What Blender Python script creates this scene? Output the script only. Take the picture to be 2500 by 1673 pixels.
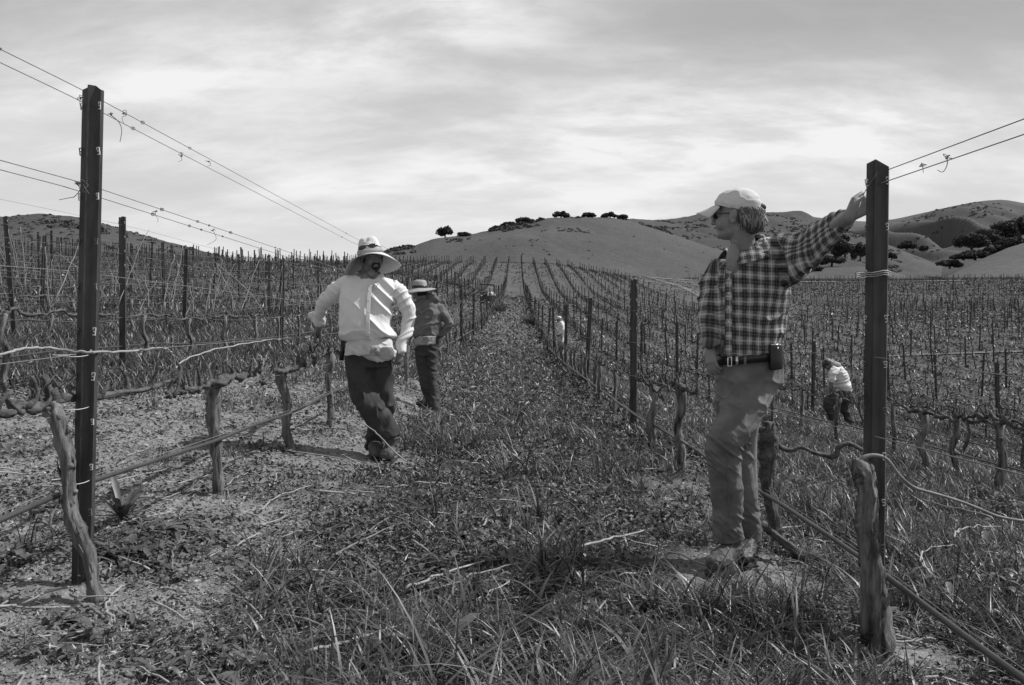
import bpy, bmesh, math, random
import numpy as np
from mathutils import Vector, Matrix

random.seed(7)
RNG = np.random.default_rng(11)
C = bpy.context.scene.collection
sc = bpy.context.scene
for o in list(bpy.data.objects):
    bpy.data.objects.remove(o)

# ------------------------------------------------------------------ camera, sky, sun, exposure
F_PX, U0, V0 = 2000.0, 1259.0, 740.0          # focal length and eye level, in pixels of the 2500 px wide photo
cam_d = bpy.data.cameras.new('camera')
cam_d.sensor_width = 36.0
cam_d.lens = 36.0 * F_PX / 2500.0
cam_d.shift_x = -(U0 - 1250.0) / 2500.0
cam_d.shift_y = -(836.5 - V0) / 2500.0
cam_d.clip_start = 0.05
cam_d.clip_end = 8000
cam = bpy.data.objects.new('camera', cam_d)
C.objects.link(cam)
cam.location = (0, 0, 0)
cam.rotation_euler = (math.radians(90), 0, 0)
sc.camera = cam

SUN_EL = math.radians(49)
SUN_DIR = Vector((math.cos(SUN_EL) * 0.98, math.cos(SUN_EL) * 0.20, math.sin(SUN_EL))).normalized()
sun_d = bpy.data.lights.new('sun', 'SUN')
sun_d.energy = 5.0
sun_d.angle = math.radians(0.8)
sun_d.color = (1.0, 1.0, 1.0)
sun = bpy.data.objects.new('sun', sun_d)
C.objects.link(sun)
sun.rotation_euler = SUN_DIR.to_track_quat('Z', 'Y').to_euler()

world = bpy.data.worlds.new("World")
sc.world = world
world.use_nodes = True
wn = world.node_tree
wn.nodes.clear()
def wnode(t, **kw):
    n = wn.nodes.new(t)
    for k, v in kw.items():
        setattr(n, k, v)
    return n
out = wnode('ShaderNodeOutputWorld')
bg = wnode('ShaderNodeBackground')
bg.inputs['Strength'].default_value = 0.062
sky = wnode('ShaderNodeTexSky', sky_type='NISHITA', sun_disc=False)
sky.sun_elevation = SUN_EL
sky.sun_rotation = math.atan2(SUN_DIR.x, SUN_DIR.y)
sky.air_density = 1.0
sky.dust_density = 2.5
bw = wnode('ShaderNodeRGBToBW')
wn.links.new(sky.outputs[0], bw.inputs[0])
tc = wnode('ShaderNodeTexCoord')
sep = wnode('ShaderNodeSeparateXYZ')
wn.links.new(tc.outputs['Generated'], sep.inputs[0])
def math_(op, a, b=None, clamp=False):
    n = wnode('ShaderNodeMath', operation=op)
    n.use_clamp = clamp
    for i, v in enumerate((a, b)):
        if v is None: continue
        if isinstance(v, (int, float)): n.inputs[i].default_value = v
        else: wn.links.new(v, n.inputs[i])
    return n.outputs[0]
# cloud sheet: project the view direction on a high plane so streaks foreshorten to the horizon
zc = math_('MAXIMUM', sep.outputs[2], 0.0)
zz = math_('ADD', zc, 0.30)
px = math_('DIVIDE', sep.outputs[0], zz)
py = math_('DIVIDE', sep.outputs[1], zz)
comb = wnode('ShaderNodeCombineXYZ')
wn.links.new(px, comb.inputs[0]); wn.links.new(py, comb.inputs[1])
def clouds(scale, rot, sx, sy, detail, rough, dist, lo, hi, seedz):
    mp = wnode('ShaderNodeMapping')
    mp.inputs['Rotation'].default_value = (0, 0, math.radians(rot))
    mp.inputs['Scale'].default_value = (sx, sy, 1)
    mp.inputs['Location'].default_value = (seedz, seedz * .37, seedz)
    wn.links.new(comb.outputs[0], mp.inputs[0])
    nz = wnode('ShaderNodeTexNoise')
    nz.inputs['Scale'].default_value = scale
    nz.inputs['Detail'].default_value = detail
    nz.inputs['Roughness'].default_value = rough
    nz.inputs['Distortion'].default_value = dist
    wn.links.new(mp.outputs[0], nz.inputs['Vector'])
    mr = wnode('ShaderNodeMapRange', interpolation_type='SMOOTHSTEP')
    mr.inputs[1].default_value = lo; mr.inputs[2].default_value = hi
    wn.links.new(nz.outputs[0], mr.inputs[0])
    return mr.outputs[0]
c1 = clouds(1.25, 30, 0.62, 1.15, 8, 0.55, 0.12, 0.42, 0.64, 6.2)
c2 = clouds(3.6, 34, 0.6, 1.25, 11, 0.62, 0.2, 0.34, 0.68, 9.7)
c4 = clouds(11.0, 30, 0.5, 1.3, 8, 0.6, 0.6, 0.40, 0.66, 3.7)
c3 = clouds(0.6, 15, 0.6, 1.0, 6, 0.5, 0.3, 0.38, 0.66, 2.4)
wisp = math_('ADD', math_('MULTIPLY', c2, 0.62), 0.30)
cl = math_('ADD', math_('MULTIPLY', c1, wisp), math_('MULTIPLY', c4, 0.07))
cl = math_('ADD', math_('MULTIPLY', cl, 0.60), math_('MULTIPLY', c3, 0.14))
# four thicker banks of cirrus, fixed in the sky: (bearing, height, half length, half width, slope, weight)
yy = math_('MAXIMUM', sep.outputs[1], 0.05)
ba = math_('DIVIDE', sep.outputs[0], yy); bb = math_('DIVIDE', sep.outputs[2], yy)
for a0, b0, ra, rb, sl, wt in ((-.10, .345, .30, .045, .22, .42), (.36, .215, .34, .060, .05, .46), (-.05, .165, .30, .035, .16, .20), (-.42, .275, .20, .028, .25, .14)):
    da = math_('SUBTRACT', ba, a0); db = math_('SUBTRACT', math_('SUBTRACT', bb, b0), math_('MULTIPLY', da, sl))
    da = math_('DIVIDE', da, ra); db = math_('DIVIDE', db, rb)
    e = math_('EXPONENT', math_('MULTIPLY', math_('ADD', math_('MULTIPLY', da, da), math_('MULTIPLY', db, db)), -1.0))
    cl = math_('ADD', cl, math_('MULTIPLY', math_('MULTIPLY', e, wt), math_('ADD', math_('MULTIPLY', c2, 0.9), 0.25)))
# low sky is whiter: thin stratus thickens toward the horizon
hz = wnode('ShaderNodeMapRange', interpolation_type='SMOOTHSTEP')
hz.inputs[1].default_value = 0.34; hz.inputs[2].default_value = 0.02
hz.inputs[3].default_value = 0.0; hz.inputs[4].default_value = 0.62
wn.links.new(sep.outputs[2], hz.inputs[0])
cl = math_('ADD', cl, hz.outputs[0], True)
mixc = wnode('ShaderNodeMixRGB')
wn.links.new(cl, mixc.inputs[0])
base = math_('ADD', math_('MULTIPLY', bw.outputs[0], 0.25), 5.8)
wn.links.new(base, mixc.inputs[1])
mixc.inputs[2].default_value = (14.4, 14.4, 14.4, 1)
wn.links.new(mixc.outputs[0], bg.inputs[0])
wn.links.new(bg.outputs[0], out.inputs[0])

sc.view_settings.view_transform = 'Standard'
sc.view_settings.look = 'None'
sc.view_settings.exposure = 0.0
sc.view_settings.gamma = 1.0
sc.render.engine = 'CYCLES'
sc.cycles.max_bounces = 5
sc.cycles.diffuse_bounces = 3

# ------------------------------------------------------------------ numeric helpers
def _hash(ix, iy, iz):
    n = (ix * 374761393 + iy * 668265263 + iz * 2147483647 + 974634777).astype(np.int64)
    n = (n ^ (n >> 13)) * 1274126177
    n = n & 0xffffffff
    n = (n ^ (n >> 16)) & 0xffffff
    return n / float(0xffffff)
def vnoise(p):
    """value noise in -1..1 of an (N,3) array"""
    p = np.asarray(p, float)
    i = np.floor(p).astype(np.int64); f = p - i
    f = f * f * f * (f * (f * 6 - 15) + 10)
    r = 0
    for dx in (0, 1):
        wx = f[:, 0] if dx else 1 - f[:, 0]
        for dy in (0, 1):
            wy = f[:, 1] if dy else 1 - f[:, 1]
            for dz in (0, 1):
                wz = f[:, 2] if dz else 1 - f[:, 2]
                r = r + wx * wy * wz * _hash(i[:, 0] + dx, i[:, 1] + dy, i[:, 2] + dz)
    return r * 2 - 1
def fbm(p, oct=4, lac=2.03, gain=0.5):
    p = np.asarray(p, float); a, r, t = 1.0, 0, 0
    for k in range(oct):
        r = r + a * vnoise(p + 17.3 * k); t += a
        p = p * lac; a *= gain
    return r / t
def n2(x, y, s=1.0, oct=3, seed=0.0):
    x = np.asarray(x, float); y = np.asarray(y, float)
    sh = x.shape
    return fbm(np.stack([x.ravel() * s, y.ravel() * s, np.full(x.size, seed)], 1), oct).reshape(sh)
def pchip(xs, ys, x):
    xs = np.asarray(xs, float); ys = np.asarray(ys, float); x = np.asarray(x, float)
    h = np.diff(xs); d = np.diff(ys) / h
    m = np.zeros(len(xs))
    for k in range(1, len(xs) - 1):
        if d[k - 1] * d[k] > 0:
            w1 = 2 * h[k] + h[k - 1]; w2 = h[k] + 2 * h[k - 1]
            m[k] = (w1 + w2) / (w1 / d[k - 1] + w2 / d[k])
    m[0] = d[0]; m[-1] = d[-1]
    xc = np.clip(x, xs[0], xs[-1])
    i = np.clip(np.searchsorted(xs, xc) - 1, 0, len(xs) - 2)
    t = (xc - xs[i]) / h[i]
    r = ((2 * t**3 - 3 * t**2 + 1) * ys[i] + (t**3 - 2 * t**2 + t) * h[i] * m[i]
         + (-2 * t**3 + 3 * t**2) * ys[i + 1] + (t**3 - t**2) * h[i] * m[i + 1])
    return r

# ------------------------------------------------------------------ lie of the land: cross-profiles (distance, [(x, z) ...])
PROF = [
 (-6, [(-6, -.6), (-1.7, -1.10), (0, -1.22), (1.4, -1.3), (4, -1.6)]),
 (1, [(-5, -.75), (-1.7, -1.12), (0, -1.22), (1.4, -1.31), (4, -1.62)]),
 (3.3, [(-8, -.45), (-4.9, -.80), (-1.75, -1.15), (0, -1.22), (1.4, -1.33), (4, -1.65), (9, -2.4)]),
 (6.5, [(-10, -.3), (-4.9, -.85), (-1.75, -1.205), (-1.1, -1.29), (0, -1.36), (1.4, -1.45), (4.6, -1.82), (8, -2.3), (12, -2.9)]),
 (10.5, [(-14, .1), (-10, -.3), (-4.9, -.89), (-1.75, -1.25), (-1.1, -1.40), (0, -1.50), (1.4, -1.64), (4.6, -2.0), (9, -2.75), (15, -3.4)]),
 (18, [(-25, .8), (-20, .45), (-8, -.72), (-4.9, -1.04), (-1.75, -1.38), (0, -1.6), (1.4, -1.83), (4.6, -2.35), (9, -3.0), (15, -3.7), (22, -4.2)]),
 (28, [(-45, 2.6), (-33, 1.9), (-20, .9), (-8, -.45), (-4.9, -.9), (-1.75, -1.42), (0, -1.75), (1.4, -2.08), (4.6, -2.6), (9, -3.2), (15, -3.8), (25, -4.3), (35, -4.5)]),
 (45, [(-70, 4.6), (-55, 3.9), (-33, 2.3), (-15, .6), (-8, -.2), (-1.75, -1.35), (1.4, -2.08), (9, -3.4), (18, -4.1), (30, -4.0), (60, -3.8)]),
 (70, [(-110, 7.5), (-80, 5.4), (-40, 3.3), (-20, 2.4), (-8, .6), (-1.75, -.5), (1.4, -1.2), (10, -2.7), (20, -3.3), (42, -2.7), (80, -2.2)]),
 (100, [(-150, 11), (-100, 8.5), (-63, 6.4), (-36, 4.9), (-22, 4.4), (-10, 2.6), (-2, .35), (1.4, .1), (8, -.9), (25, -1.9), (60, -1.7), (100, -1.2)]),
 (150, [(-150, 11), (-94, 8.6), (-49, 6.7), (-22, 5.6), (-12, 3.9), (0, 2.8), (10.6, 1.8), (25.6, 1.0), (33, .5), (65, -.7), (93, -.6), (160, 0)]),
 (220, [(-250, 12), (-137, 10), (-75, 10.0), (-33, 10.9), (-10, 10.8), (9, 10.3), (24, 7.6), (37, 5.6), (60, 4.0), (96, 3.7), (136, 3.8), (220, 4)]),
 (300, [(-300, 12), (-110, 12), (-40, 14), (12, 13), (51, 9.5), (81, 8.4), (130, 8.3), (186, 8.9), (300, 9)]),
 (450, [(-400, 13), (0, 14), (100, 10.5), (200, 10.5), (400, 11)]),
 (900, [(-800, 10), (0, 10), (800, 10)]),
 (2500, [(-2500, -10), (0, -10), (2500, -10)]),
 (5000, [(-5000, -60), (0, -60), (5000, -60)]),
]
_S = np.log(np.array([p[0] for p in PROF]) + 8.0)
def gz(X, Y):
    X = np.asarray(X, float); Y = np.asarray(Y, float)
    sh = np.broadcast(X, Y).shape
    X = np.broadcast_to(X, sh).ravel(); Y = np.broadcast_to(Y, sh).ravel()
    Z = np.stack([pchip([a for a, b in p[1]], [b for a, b in p[1]], X) for p in PROF])
    s = np.log(np.clip(Y, -6, 5000) + 8.0)
    i = np.clip(np.searchsorted(_S, s) - 1, 0, len(_S) - 2)
    t = (s - _S[i]) / (_S[i + 1] - _S[i])
    n = len(_S); j = np.arange(X.size)
    z0, z1 = Z[i, j], Z[i + 1, j]
    im, ip = np.maximum(i - 1, 0), np.minimum(i + 2, n - 1)
    h = _S[i + 1] - _S[i]
    m0 = (z1 - Z[im, j]) / (_S[i + 1] - _S[im]) * h
    m1 = (Z[ip, j] - z0) / (_S[ip] - _S[i]) * h
    r = (2 * t**3 - 3 * t**2 + 1) * z0 + (t**3 - 2 * t**2 + t) * m0 + (-2 * t**3 + 3 * t**2) * z1 + (t**3 - t**2) * m1
    return r.reshape(sh)
ROW0, ROWS = 1.43, 3.18
def relief(X, Y):
    """small lumps of the soil"""
    near = np.clip(1.3 - Y / 30.0, 0, 1)
    r = n2(X, Y, 1.1, 3, 3.1) * 0.035
    rel = ((X - ROW0) / ROWS) % 1.0
    berm = np.exp(-((np.minimum(rel, 1 - rel)) * ROWS / 0.45) ** 2) * 0.05 * np.clip(Y / 8, 0.2, 1)
    c = n2(X, Y, 9.0, 3, 8.2)
    cl = (1 - np.abs(c)) ** 3 * 0.022 + n2(X, Y, 26.0, 2, 1.7) * 0.008
    return (r + cl) * near + berm
def gzf(X, Y):
    return gz(X, Y) + relief(np.asarray(X, float), np.asarray(Y, float))
def g1(x, y):
    return float(gz(np.array([x]), np.array([y]))[0])
def at(u, v, d):
    """photo pixel (2500 px wide) at a distance -> point"""
    return Vector(((u - U0) * d / F_PX, d, (V0 - v) * d / F_PX))

# ------------------------------------------------------------------ materials (grey scale: the photograph is black and white)
MATS = {}
FEET = [(1.02, 3.93, .34), (1.12, 4.12, .26), (-1.12, 6.68, .36), (-1.25, 6.70, .35), (-1.2, 10.6, .4), (1.42, 3.05, .22), (-1.63, 3.1, .16)]
def trodden(X, Y):
    k = np.ones(np.shape(X))
    for a, b, r in FEET: k = k * (1 - np.exp(-(((X - a) / r) ** 2 + ((Y - b) / (r * .8)) ** 2) ** 1.5))
    return k
def mat(name, g=0.2, rough=0.8, var=0.0, scale=8.0, bump=0.0, bscale=40.0, spec=0.3, metal=0.0, stretch=(1, 1, 1),
        detail=6, attr=None, transl=0.0, coord='Object', lo=0.3, hi=0.7):
    if name in MATS: return MATS[name]
    m = bpy.data.materials.new(name); m.use_nodes = True
    nt = m.node_tree; nt.nodes.clear()
    o = nt.nodes.new('ShaderNodeOutputMaterial')
    b = nt.nodes.new('ShaderNodeBsdfPrincipled')
    b.inputs['Roughness'].default_value = rough
    b.inputs['Metallic'].default_value = metal
    b.inputs['Specular IOR Level'].default_value = spec
    b.inputs['Base Color'].default_value = (g, g, g, 1)
    nt.links.new(b.outputs[0], o.inputs[0])
    t = nt.nodes.new('ShaderNodeTexCoord'); mp = nt.nodes.new('ShaderNodeMapping')
    mp.inputs['Scale'].default_value = stretch
    nt.links.new(t.outputs[coord], mp.inputs[0])
    col = None
    if var > 0:
        nz = nt.nodes.new('ShaderNodeTexNoise'); nz.inputs['Scale'].default_value = scale
        nz.inputs['Detail'].default_value = detail; nz.inputs['Roughness'].default_value = 0.6
        nt.links.new(mp.outputs[0], nz.inputs['Vector'])
        mr = nt.nodes.new('ShaderNodeMapRange')
        mr.inputs[1].default_value = lo; mr.inputs[2].default_value = hi
        mr.inputs[3].default_value = g * (1 - var); mr.inputs[4].default_value = g * (1 + var)
        nt.links.new(nz.outputs[0], mr.inputs[0]); col = mr.outputs[0]
    if attr:
        a = nt.nodes.new('ShaderNodeAttribute'); a.attribute_name = attr
        if col is not None:
            mu = nt.nodes.new('ShaderNodeMath'); mu.operation = 'MULTIPLY'
            nt.links.new(col, mu.inputs[0]); nt.links.new(a.outputs['Fac'], mu.inputs[1]); col = mu.outputs[0]
        else:
            mu = nt.nodes.new('ShaderNodeMath'); mu.operation = 'MULTIPLY'; mu.inputs[1].default_value = g
            nt.links.new(a.outputs['Fac'], mu.inputs[0]); col = mu.outputs[0]
    if col is not None: nt.links.new(col, b.inputs['Base Color'])
    if bump > 0:
        nb = nt.nodes.new('ShaderNodeTexNoise'); nb.inputs['Scale'].default_value = bscale
        nb.inputs['Detail'].default_value = 8; nb.inputs['Roughness'].default_value = 0.65
        nt.links.new(mp.outputs[0], nb.inputs['Vector'])
        bp = nt.nodes.new('ShaderNodeBump'); bp.inputs['Strength'].default_value = 1.0
        bp.inputs['Distance'].default_value = bump
        nt.links.new(nb.outputs[0], bp.inputs['Height']); nt.links.new(bp.outputs[0], b.inputs['Normal'])
    if transl > 0:
        tr = nt.nodes.new('ShaderNodeBsdfTranslucent'); mx = nt.nodes.new('ShaderNodeMixShader')
        mx.inputs[0].default_value = transl
        if col is not None: nt.links.new(col, tr.inputs[0])
        else: tr.inputs[0].default_value = (g, g, g, 1)
        nt.links.new(b.outputs[0], mx.inputs[1]); nt.links.new(tr.outputs[0], mx.inputs[2])
        nt.links.new(mx.outputs[0], o.inputs[0])
    MATS[name] = m
    return m

# ------------------------------------------------------------------ mesh helpers
class MB:
    """collects shapes, builds ONE mesh object"""
    def __init__(s): s.v = []; s.q = []; s.t = []; s.n = 0; s.a = []
    def add(s, v, q=None, t=None, a=None):
        v = np.asarray(v, float).reshape(-1, 3)
        if q is not None and len(q): s.q.append(np.asarray(q, np.int64).reshape(-1, 4) + s.n)
        if t is not None and len(t): s.t.append(np.asarray(t, np.int64).reshape(-1, 3) + s.n)
        s.v.append(v); s.n += len(v)
        s.a.append(np.full(len(v), 1.0) if a is None else np.asarray(a, float).ravel())
        return s
    def mesh(s, name, m=None, smooth=True, attr=None):
        me = bpy.data.meshes.new(name)
        v = np.concatenate(s.v) if s.v else np.zeros((0, 3))
        q = np.concatenate(s.q) if s.q else np.zeros((0, 4), np.int64)
        t = np.concatenate(s.t) if s.t else np.zeros((0, 3), np.int64)
        me.vertices.add(len(v)); me.vertices.foreach_set('co', v.astype(np.float32).ravel())
        nl = q.size + t.size
        me.loops.add(nl)
        me.loops.foreach_set('vertex_index', np.concatenate([q.ravel(), t.ravel()]).astype(np.int32))
        me.polygons.add(len(q) + len(t))
        st = np.concatenate([np.arange(len(q)) * 4, q.size + np.arange(len(t)) * 3]).astype(np.int32)
        me.polygons.foreach_set('loop_start', st)
        me.update(calc_edges=True)
        me.polygons.foreach_set('use_smooth', np.full(len(me.polygons), smooth))
        if attr:
            at_ = me.attributes.new(attr, 'FLOAT', 'POINT')
            at_.data.foreach_set('value', np.concatenate(s.a).astype(np.float32))
        if m: me.materials.append(m)
        me.validate()
        return me
    def build(s, name, m, parent=None, smooth=True, attr=None):
        return link(name, s.mesh(name, m, smooth, attr), parent)
def link(name, me, parent=None):
    o = bpy.data.objects.new(name, me); C.objects.link(o)
    if parent is not None: o.parent = parent
    return o
def tag(o, label=None, cat=None, group=None, kind=None):
    if label: o['label'] = label
    if cat: o['category'] = cat
    if group: o['group'] = group
    if kind: o['kind'] = kind
    return o
def thing(name, label, cat, loc=(0, 0, 0), group=None):
    o = bpy.data.objects.new(name, None); C.objects.link(o); o.location = loc
    o.empty_display_size = 0.1
    return tag(o, label, cat, group)
def dup(o, parent=None):
    c = o.copy(); C.objects.link(c)
    if parent is not None: c.parent = parent
    for ch in list(o.children): dup(ch, c)
    return c
def frames(pts):
    pts = np.asarray(pts, float)
    tan = np.gradient(pts, axis=0); tan /= np.maximum(np.linalg.norm(tan, axis=1, keepdims=True), 1e-9)
    ref = np.array([0.13, 0.21, 0.97]) if abs(tan[0, 2]) < 0.85 else np.array([0.97, 0.13, 0.2])
    A, B = [], []
    a = np.cross(ref, tan[0]); a /= np.linalg.norm(a)
    for k in range(len(pts)):
        a = a - tan[k] * np.dot(a, tan[k]); a /= np.linalg.norm(a)
        A.append(a.copy()); B.append(np.cross(tan[k], a))
    return np.array(A), np.array(B)
def tube(pts, rad, seg=8, rough=0.0, seed=0.0, rfreq=18.0, twist=0.0, ridge=0.0):
    """tube through points, closed ends; rough = relative radius noise"""
    pts = np.asarray([tuple(p) for p in pts], float); n = len(pts)
    rad = np.broadcast_to(np.asarray(rad, float), (n,)).copy()
    A, B = frames(pts)
    th = np.arange(seg) / seg * 2 * math.pi
    tw = np.arange(n)[:, None] * twist
    ca, sa = np.cos(th[None] + tw)[..., None], np.sin(th[None] + tw)[..., None]
    r = np.repeat(rad[:, None], seg, 1)
    if rough:
        cc = np.stack([np.repeat(np.arange(n)[:, None] * 0.45, seg, 1), np.cos(th)[None].repeat(n, 0) * 1.9 + seed, np.sin(th)[None].repeat(n, 0) * 1.9], -1)
        r = r * (1 + rough * fbm(cc.reshape(-1, 3), 3).reshape(n, seg) * 1.6)
    if ridge:
        ph = th[None] + np.arange(n)[:, None] * 0.02
        cc = np.stack([np.repeat(np.arange(n)[:, None] * 0.16 + seed, seg, 1), np.cos(ph) * 3.1, np.sin(ph) * 3.1], -1)
        g_ = fbm(cc.reshape(-1, 3), 2).reshape(n, seg)
        r = r * (1 + ridge * (1 - 3.2 * np.abs(g_)).clip(-1, 1))
    v = pts[:, None] + (A[:, None] * ca + B[:, None] * sa) * r[..., None]
    v = v.reshape(-1, 3)
    i = np.arange(n - 1)[:, None] * seg; j = np.arange(seg)[None]; jn = (j + 1) % seg
    q = np.stack([i + j, i + jn, i + seg + jn, i + seg + j], -1).reshape(-1, 4)
    v = np.vstack([v, pts[0], pts[-1]])
    c0, c1 = n * seg, n * seg + 1
    jj = np.arange(seg); jjn = (jj + 1) % seg
    t = np.vstack([np.stack([np.full(seg, c0), jjn, jj], 1), np.stack([np.full(seg, c1), (n - 1) * seg + jj, (n - 1) * seg + jjn], 1)])
    return v, q, t
def smoothpath(pts, n):
    """Catmull-Rom through pts"""
    P = np.asarray([tuple(p) for p in pts], float)
    k = len(P); s = np.linspace(0, k - 1 - 1e-6, n); i = s.astype(int); t = (s - i)[:, None]
    Pm = P[np.maximum(i - 1, 0)]; P0 = P[i]; P1 = P[i + 1]; P2 = P[np.minimum(i + 2, k - 1)]
    return 0.5 * ((2 * P0) + (-Pm + P1) * t + (2 * Pm - 5 * P0 + 4 * P1 - P2) * t**2 + (-Pm + 3 * P0 - 3 * P1 + P2) * t**3)
def box(c, s, R=None):
    c = np.asarray(tuple(c), float); s = np.asarray(s, float) / 2
    v = np.array([[x, y, z] for x in (-1, 1) for y in (-1, 1) for z in (-1, 1)], float) * s
    if R is not None: v = v @ np.asarray(R.to_3x3() if hasattr(R, 'to_3x3') else R).T
    q = [(0, 1, 3, 2), (4, 6, 7, 5), (0, 4, 5, 1), (2, 3, 7, 6), (0, 2, 6, 4), (1, 5, 7, 3)]
    return v + c, q, None

# ================================================================== THE SETTING
def veg(X, Y):
    """how much grows: 0 bare soil .. 1 dense"""
    X = np.asarray(X, float); Y = np.asarray(Y, float)
    n = n2(X, Y, 0.9, 3, 5.5); nb = n2(X, Y, 3.3, 2, 9.1)
    w = X + n * 0.35
    al = 1 / (1 + np.exp(-(w + 1.05) / 0.13))                       # the mown alley and everything to its other side
    soilR = np.exp(-((w - 1.25) / 0.34) ** 2) * np.clip(1.25 - Y / 14, 0, 1)
    left = np.clip((-(w) - 3.9) / 0.8, 0, 1) * np.clip((Y - 6.0) / 2.5, 0, 1)
    v = np.clip(al - 0.75 * soilR, 0, 1)
    v = np.maximum(v, left)
    v = np.maximum(v, np.clip((Y - 10.5) / 6, 0, 1) * 0.85)
    v = v + 0.30 * np.clip(nb * 2.2, -1, 1) * (Y < 60) + 0.12
    return np.clip(v, 0.0, 1) * trodden(X, Y)

def build_ground():
    ys = [-6, -3, -1, 0, 0.6]
    y = 1.2
    while y < 12: ys.append(y); y += 0.022 + 0.0016 * y
    while y < 5000: ys.append(y); y *= 1.014 if y < 400 else 1.06
    ys = np.array(ys); ns = 640
    s = np.linspace(-1, 1, ns); s = 0.75 * s + 0.45 * s**3
    Y = np.repeat(ys[:, None], ns, 1)
    X = s[None] * (Y + 3.0 + np.clip(-Y, 0, 10))
    X = np.where(Y < 0.5, s[None] * 8, X)
    # keep the narrow rows from folding: widths only grow
    Z = gzf(X, Y)
    n = len(ys)
    v = np.stack([X, Y, Z], -1).reshape(-1, 3)
    i = np.arange(n - 1)[:, None] * ns; j = np.arange(ns - 1)[None]
    q = np.stack([i + j, i + j + 1, i + ns + j + 1, i + ns + j], -1).reshape(-1, 4)
    V = veg(X, Y)
    fine = n2(X, Y, 14.0, 3, 2.2)
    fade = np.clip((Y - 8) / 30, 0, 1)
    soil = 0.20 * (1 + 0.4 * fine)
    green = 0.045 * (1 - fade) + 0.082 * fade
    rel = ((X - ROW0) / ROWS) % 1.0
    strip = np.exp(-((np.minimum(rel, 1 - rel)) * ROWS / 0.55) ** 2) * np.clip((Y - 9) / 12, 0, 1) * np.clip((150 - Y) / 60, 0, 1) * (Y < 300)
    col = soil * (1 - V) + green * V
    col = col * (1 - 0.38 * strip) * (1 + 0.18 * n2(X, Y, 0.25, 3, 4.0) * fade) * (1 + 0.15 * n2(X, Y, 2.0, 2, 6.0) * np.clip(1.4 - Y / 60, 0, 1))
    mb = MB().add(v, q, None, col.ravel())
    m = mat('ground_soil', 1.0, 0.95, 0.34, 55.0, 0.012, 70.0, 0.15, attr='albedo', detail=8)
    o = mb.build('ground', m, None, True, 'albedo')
    tag(o, kind='structure')
build_ground()

def strip_on_ground(name, pts, width, m, lift=0.05, n=120, kind='structure'):
    P = smoothpath([(x, y, 0) for x, y in pts], n)
    t = np.gradient(P, axis=0); t /= np.linalg.norm(t, axis=1, keepdims=True)
    nrm = np.stack([-t[:, 1], t[:, 0], 0 * t[:, 0]], 1)
    k = 5; w = np.linspace(-.5, .5, k) * width
    wob = 1 + 0.25 * n2(P[:, 0], P[:, 1], 0.2, 2, 1.0)
    V = P[:, None] + nrm[:, None] * (w[None, :, None] * wob[:, None, None])
    Z = gz(V[..., 0], V[..., 1]) + lift
    V[..., 2] = Z
    i = np.arange(n - 1)[:, None] * k; j = np.arange(k - 1)[None]
    q = np.stack([i + j, i + j + 1, i + k + j + 1, i + k + j], -1).reshape(-1, 4)
    return tag(MB().add(V.reshape(-1, 3), q).build(name, m), kind=kind)
M_TRACK = mat('dirt_track', 0.135, 0.95, 0.35, 0.8, spec=0.1)
M_TRACKL = mat('pale_track', 0.26, 0.95, 0.25, 0.5, spec=0.1)
strip_on_ground('dirt_track', [(43, 260), (41, 205), (37, 160), (33, 128), (29, 100)], 2.2, M_TRACK, 0.10)
strip_on_ground('dirt_track', [(50, 256), (49, 205), (46, 160), (43, 128)], 1.6, M_TRACK, 0.10)
strip_on_ground('dirt_road', [(42, 262), (70, 262), (110, 268), (150, 275)], 3.2, M_TRACKL, 0.25)
strip_on_ground('dirt_track', [(62, 108), (72, 106), (84, 104), (100, 104)], 1.5, M_TRACKL, 0.12)
strip_on_ground('dirt_track', [(24, 56), (34, 57), (48, 57)], 0.7, M_TRACK, 0.10)

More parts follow.
